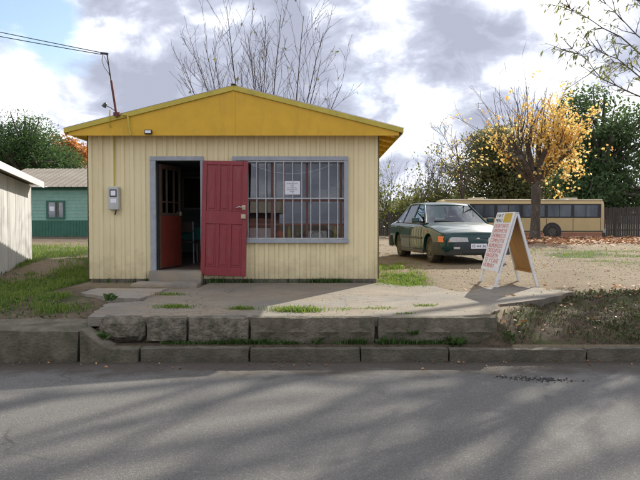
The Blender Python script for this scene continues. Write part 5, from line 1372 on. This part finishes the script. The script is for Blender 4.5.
# tufts in pavement cracks
def tuft(cx,cy,rx_,ry_,n,h,mt=L_GRASS,zf=None,w=.010):
    a=rg.normal(0,.5,n); b_=rg.normal(0,.5,n); return cx+a*rx_,cy+b_*ry_,np.full(n,h)
tx_=[];ty_=[];th_=[]
for cx,cy,rx_,ry_,n,h in ((-1.86,7.9,.22,.12,420,.055),(-.98,7.72,.16,.06,260,.06),(-.27,7.6,.30,.16,1000,.07),(.32,7.75,.16,.16,160,.03),(.75,7.8,.2,.12,180,.035),(1.35,7.95,.16,.08,260,.045),(-2.3,9.3,.3,.1,200,.06),(1.0,7.3,.12,.05,80,.04)):
    a,b_,c_=tuft(cx,cy,rx_,ry_,n,h); tx_.append(a);ty_.append(b_);th_.append(c_)
blades('pavement_tufts',np.concatenate(tx_),np.concatenate(ty_),np.concatenate(th_),L_GRASS,rg,zf=lambda a,b_:pavz(a,b_),w=.010,lean=.9)
# growth in the gutter bed in front of the slabs, and at the foot of the shop wall
Xs=rg.uniform(-1.95,2.2,5200); Ys=rg.uniform(6.94,7.03,5200); k_=rg.random(5200)<np.clip((fbm(Xs,Ys*0,2.1,12)-.42)*4,0.02,1); Xs,Ys=Xs[k_],Ys[k_]
blades('gutter_weeds',Xs,Ys,.02+.075*fbm(Xs,Xs*0,2.2,15),L_WEED,rg,w=.014,lean=1.0)
Xs=np.concatenate([rg.normal(.15,.22,260),rg.normal(-1.85,.10,150),rg.normal(-1.35,.09,70),rg.normal(-3.05,.06,60),rg.uniform(-4.1,1,160)]); Ys=11.3-.03-abs(rg.normal(0,.05,len(Xs)))
ok=~((Xs>-2.95)&(Xs<-2.15)); Xs,Ys=Xs[ok],Ys[ok]
blades('wall_foot_weeds',Xs,Ys,.11,L_WEED,rg,zf=lambda a,b_:.395,w=.018,lean=.8)
# broad-leaved weeds as plants of their own
def rosette(x_,y_,z_,n,size,label,mt=L_WEED,name='broadleaf_weed'):
    t_=np.random.default_rng(int(abs(x_)*1000)); a=t_.uniform(0,2*math.pi,n); D=np.stack([np.cos(a),np.sin(a),t_.uniform(.2,1.0,n)],-1)
    V=np.zeros((n,3)); o=leaf_mesh(name,V+t_.normal(0,.012,(n,3)),D,size,mt,None,t_,wid=.55,jit=.15); o.location=(x_,y_,z_); tag(o,label,'weed','broad leaved weeds along the kerb')
rosette(1.53,6.97,.13,22,.14,'broad leaved weed by the kerb below the right end diamond slab')
rosette(.72,6.98,.13,16,.11,'leafy weed in the joint between the two diamond slabs')
rosette(-2.43,6.96,.20,18,.12,'leafy weed on the kerb ramp beside the rounded end slab')
rosette(-.02,6.98,.13,14,.10,'small leafy weed at the foot of the diamond slab below the window')
rosette(-2.9,8.55,.44,20,.12,'leafy weed by the broken apron left of the doorstep')
rosette(1.05,7.02,.22,16,.10,'weed climbing the smooth slab left of the earth bank')
o=None
# a dry stalk at the shop's wall
# fallen leaves
def litter(name,Xs,Ys,size,mt,lift=.012,zf=gh):
    n=len(Xs); Zs=zf(Xs,Ys)+lift*rg.random(n)+.004; C=np.stack([Xs,Ys,Zs],-1); a=rg.uniform(0,2*math.pi,n); D=np.stack([np.cos(a),np.sin(a),rg.normal(0,.25,n)],-1)
    L_=(size*rg.uniform(.6,1.3,n))[:,None]; Sd=unit(np.cross(D,np.stack([rg.normal(0,.35,n),rg.normal(0,.35,n),np.ones(n)],-1)))
    V=np.stack([C,C+D*L_*.5+Sd*L_*.38+[0,0,.012],C+D*L_,C+D*L_*.5-Sd*L_*.38+[0,0,.012]],1).reshape(-1,3); o=np_mesh(name,V,np.arange(n*4).reshape(n,4),mt); tag(o,kind='stuff'); return o
Xs,Ys=scatter(26000,4,34,23,38.4,lambda a,b_:np.clip(ss(23.5,30,b_)*(.35+fbm(a,b_,.5,6))*(1.15-.5*ss(10,4,a)),0,1),rg)
litter('leaf_carpet',Xs,Ys,.20,L_BROWN,lift=.10)
Xs,Ys=scatter(3400,1.5,20,11,25,lambda a,b_:.12+.5*ss(18,25,b_)+.2*(fbm(a,b_,.6,8)-.4),rg)
k_=(Ys>12)|(rg.random(len(Xs))<.4); Xs,Ys=Xs[k_],Ys[k_]; litter('scattered_leaves',Xs,Ys,.085,L_BROWN)
Xs,Ys=scatter(1100,2.1,9,6.95,10,lambda a,b_:.15+.6*ss(3,6,a),rg)
litter('bank_leaves',Xs,Ys,.07,L_BROWN,lift=.03)
def weeds(name,Xs,Ys,size,mt,lift):
    n=len(Xs); C=np.stack([Xs,Ys,gh(Xs,Ys)+rg.random(n)*lift],-1); D=np.stack([rg.normal(0,1,n),rg.normal(0,1,n),rg.uniform(.1,1,n)],-1)
    o=leaf_mesh(name,C,D,size,mt,None,rg,wid=.5,jit=.2); tag(o,kind='stuff')
Xs,Ys=scatter(16000,2.0,9,6.94,10.0,lambda a,b_:(1-ss(bank_y(a)-.3,bank_y(a)+.1,b_))*np.clip((fbm(a,b_,1.6,77)-.40)*3.2,0.02,1),rg)
k_=rg.random(len(Xs))<.45; weeds('bank_cover',Xs[k_],Ys[k_],.045,L_BANK,.05)
Xs,Ys=scatter(9000,-10,-2.8,7.7,12,lambda a,b_:np.clip((fbm(a,b_,1.4,17)-.42)*3,0.02,1)*.8,rg); k_=(Xs<-4.25)|(Ys<9.0); Xs,Ys=Xs[k_],Ys[k_]
weeds('yard_weeds',Xs,Ys,.05,L_WEED,.05)
Xs=rg.uniform(-6,9,90); Ys=6.77-abs(rg.normal(0,.2,90)); litter('gutter_leaves',Xs,Ys,.038,L_BROWN,zf=lambda a,b_:a*0-.03,lift=.01)
# pebbles on lot, pavement edge and gutter
def pebbles(name,Xs,Ys,size,mt,zf=gh):
    ico=np.array([(0,0,1),(1,0,0),(0,1,0),(-1,0,0),(0,-1,0),(0,0,-1)],float); fi=np.array([(0,1,2),(0,2,3),(0,3,4),(0,4,1),(5,2,1),(5,3,2),(5,4,3),(5,1,4)])
    n=len(Xs); s_=(size*rg.uniform(.35,1.4,n)); Z_=zf(Xs,Ys); V=ico[None]*s_[:,None,None]*rg.uniform(.6,1.2,(n,6,3))*np.array([1,1,.65])+np.stack([Xs,Ys,Z_+s_*.2],-1)[:,None]
    F=(fi[None]+np.arange(n)[:,None,None]*6).reshape(-1,3); o=np_mesh(name,V.reshape(-1,3),F,mt); tag(o,kind='stuff')
Xs,Ys=scatter(7000,1.2,13,9.2,19,lambda a,b_:.35+.65*(fbm(a,b_,1.2,14)),rg); pebbles('lot_gravel',Xs,Ys,.013,M['sandstone'])
Xs=rg.uniform(-6,6,1500); Ys=6.74-abs(rg.normal(0,.22,1500)); pebbles('gutter_gravel',Xs,Ys,.008,M['foundation'],zf=lambda a,b_:a*0-.028)
Xs=rg.uniform(-2.6,3.2,900); Ys=rg.uniform(7.15,11,900); k_=(Xs<1.9)|(Ys>8.4); pebbles('pavement_grit',Xs[k_],Ys[k_],.009,M['stone'],zf=pavz)
# broken patch of asphalt by the kerb at the right: crumbs and a few pale chips
n=170; a_=rg.beta(2,2,n); Xs=1.72+a_*.75+rg.normal(0,.06,n); Ys=6.06-.16*a_+rg.normal(0,.055,n)*(1-.6*abs(a_-.5)*2)
pebbles('asphalt_crumbs',Xs,Ys,.012,M['crumb'],zf=lambda a,b_:a*0-.018)
n=26; a_=rg.uniform(0,1,n); pebbles('stone_chips',1.75+a_*.7,6.05-.15*a_+rg.normal(0,.05,n),.012,M['stone'],zf=lambda a,b_:a*0-.012)

# ------------------------------------------------------------------ light, sky, camera
AZ=R(28); EL=R(30)   # sun is to the right of straight ahead
w=bpy.data.worlds.new('World'); sc.world=w; w.use_nodes=True
nt=w.node_tree; N=nt.nodes; L=nt.links
for n_ in list(N): N.remove(n_)
outn=N.new('ShaderNodeOutputWorld'); tc=N.new('ShaderNodeTexCoord')
sky=N.new('ShaderNodeTexSky'); sky.sky_type='NISHITA'; sky.sun_disc=False; sky.sun_elevation=EL; sky.sun_rotation=AZ; sky.altitude=100
bg1=N.new('ShaderNodeBackground'); bg1.inputs[1].default_value=.13; L.new(sky.outputs[0],bg1.inputs[0])
sep=N.new('ShaderNodeSeparateXYZ'); L.new(tc.outputs['Generated'],sep.inputs[0])
def M_(op,a,b_=None,clamp=False):
    x=N.new('ShaderNodeMath'); x.operation=op; x.use_clamp=clamp
    for i,v in ((0,a),(1,b_)):
        if v is None: continue
        if isinstance(v,(int,float)): x.inputs[i].default_value=v
        else: L.new(v,x.inputs[i])
    return x.outputs[0]
def wn(scale,loc,detail=9,rough=.58,dist=.25,zs=1.9):
    mp_=N.new('ShaderNodeMapping'); mp_.inputs['Location'].default_value=loc; mp_.inputs['Scale'].default_value=(1,1,zs); L.new(tc.outputs['Generated'],mp_.inputs['Vector'])
    n_=N.new('ShaderNodeTexNoise'); n_.inputs['Scale'].default_value=scale; n_.inputs['Detail'].default_value=detail; n_.inputs['Roughness'].default_value=rough; n_.inputs['Distortion'].default_value=dist
    L.new(mp_.outputs[0],n_.inputs['Vector']); return n_.outputs['Fac']
def blob(px_,py,wd):
    d=Vector(((px_-320)/622,1,(222-py)/622)).normalized()
    v=N.new('ShaderNodeVectorMath'); v.operation='DOT_PRODUCT'; L.new(tc.outputs['Generated'],v.inputs[0]); v.inputs[1].default_value=d
    r_=N.new('ShaderNodeMapRange'); r_.interpolation_type='SMOOTHSTEP'; r_.inputs[1].default_value=math.cos(R(wd)); r_.inputs[2].default_value=1; L.new(v.outputs['Value'],r_.inputs[0]); return r_.outputs[0]
dens=wn(4.6,(3.3,1.2,0),detail=10,rough=.52,dist=.5,zs=1.7)
det=wn(13,(7.1,4.4,0),detail=10,rough=.58,dist=.6,zs=1.6)
dk=M_('ADD',M_('ADD',M_('MULTIPLY',dens,2.1),M_('MULTIPLY',det,.95)),-.82)
for px_,py,wd,a in ((215,70,15,.26),(130,95,10,.14),(330,40,11,.15),(440,95,12,.24),(395,80,9,.10),(400,15,8,.06),(600,40,14,-.28),(560,10,9,-.15),(40,150,9,-.22),(330,130,7,-.2),(410,150,8,-.22),(80,45,6,-.14),(20,105,6,-.12)):
    dk=M_('ADD',dk,M_('MULTIPLY',blob(px_,py,wd),a*.8))
ramp=N.new('ShaderNodeValToRGB'); e=ramp.color_ramp.elements
e[0].position=.40; e[0].color=(.93,.935,.96,1); e[1].position=1.0; e[1].color=(.25,.265,.33,1)
for pos,c_ in ((.52,(.80,.81,.86,1)),(.64,(.53,.55,.62,1)),(.80,(.33,.35,.425,1))):
    q=e.new(pos); q.color=c_
L.new(dk,ramp.inputs[0])
bg2=N.new('ShaderNodeBackground'); bg2.inputs[1].default_value=1.32; L.new(ramp.outputs[0],bg2.inputs[0])
hole=wn(4,(1.7,9.1,0),detail=9,rough=.6)
hm=M_('ADD',hole,M_('MULTIPLY',blob(22,22,5.5),.26)); hm=M_('ADD',hm,M_('MULTIPLY',blob(70,45,4),.16)); hm=M_('ADD',hm,M_('MULTIPLY',blob(430,185,5),.10))
mr=N.new('ShaderNodeMapRange'); mr.interpolation_type='SMOOTHSTEP'; mr.inputs[1].default_value=.60; mr.inputs[2].default_value=.84; L.new(hm,mr.inputs[0])
mx=N.new('ShaderNodeMixShader'); L.new(mr.outputs[0],mx.inputs[0]); L.new(bg2.outputs[0],mx.inputs[1]); L.new(bg1.outputs[0],mx.inputs[2]); L.new(mx.outputs[0],outn.inputs[0])

sun=bpy.data.lights.new('sun','SUN'); sun.energy=4.6; sun.angle=R(.5); sun.color=(1,.93,.80)
so=bpy.data.objects.new('sun',sun); COL.objects.link(so)
sd=Vector((math.sin(AZ)*math.cos(EL),math.cos(AZ)*math.cos(EL),math.sin(EL)))
so.rotation_euler=sd.to_track_quat('Z','Y').to_euler(); so.location=(20,30,40)

cam=bpy.data.cameras.new('camera'); cam.sensor_width=36; cam.lens=36*622/640; cam.clip_end=2000; cam.clip_start=.05
cob=bpy.data.objects.new('camera',cam); COL.objects.link(cob); cob.location=(0,0,1.5)
cob.rotation_euler=(R(90)-math.atan(18/622),0,0); sc.camera=cob
sc.view_settings.view_transform='Standard'; sc.view_settings.look='None'; sc.view_settings.exposure=.58; sc.view_settings.gamma=1
sc.view_settings.use_curve_mapping=False
sc.cycles.max_bounces=8; sc.cycles.transparent_max_bounces=12
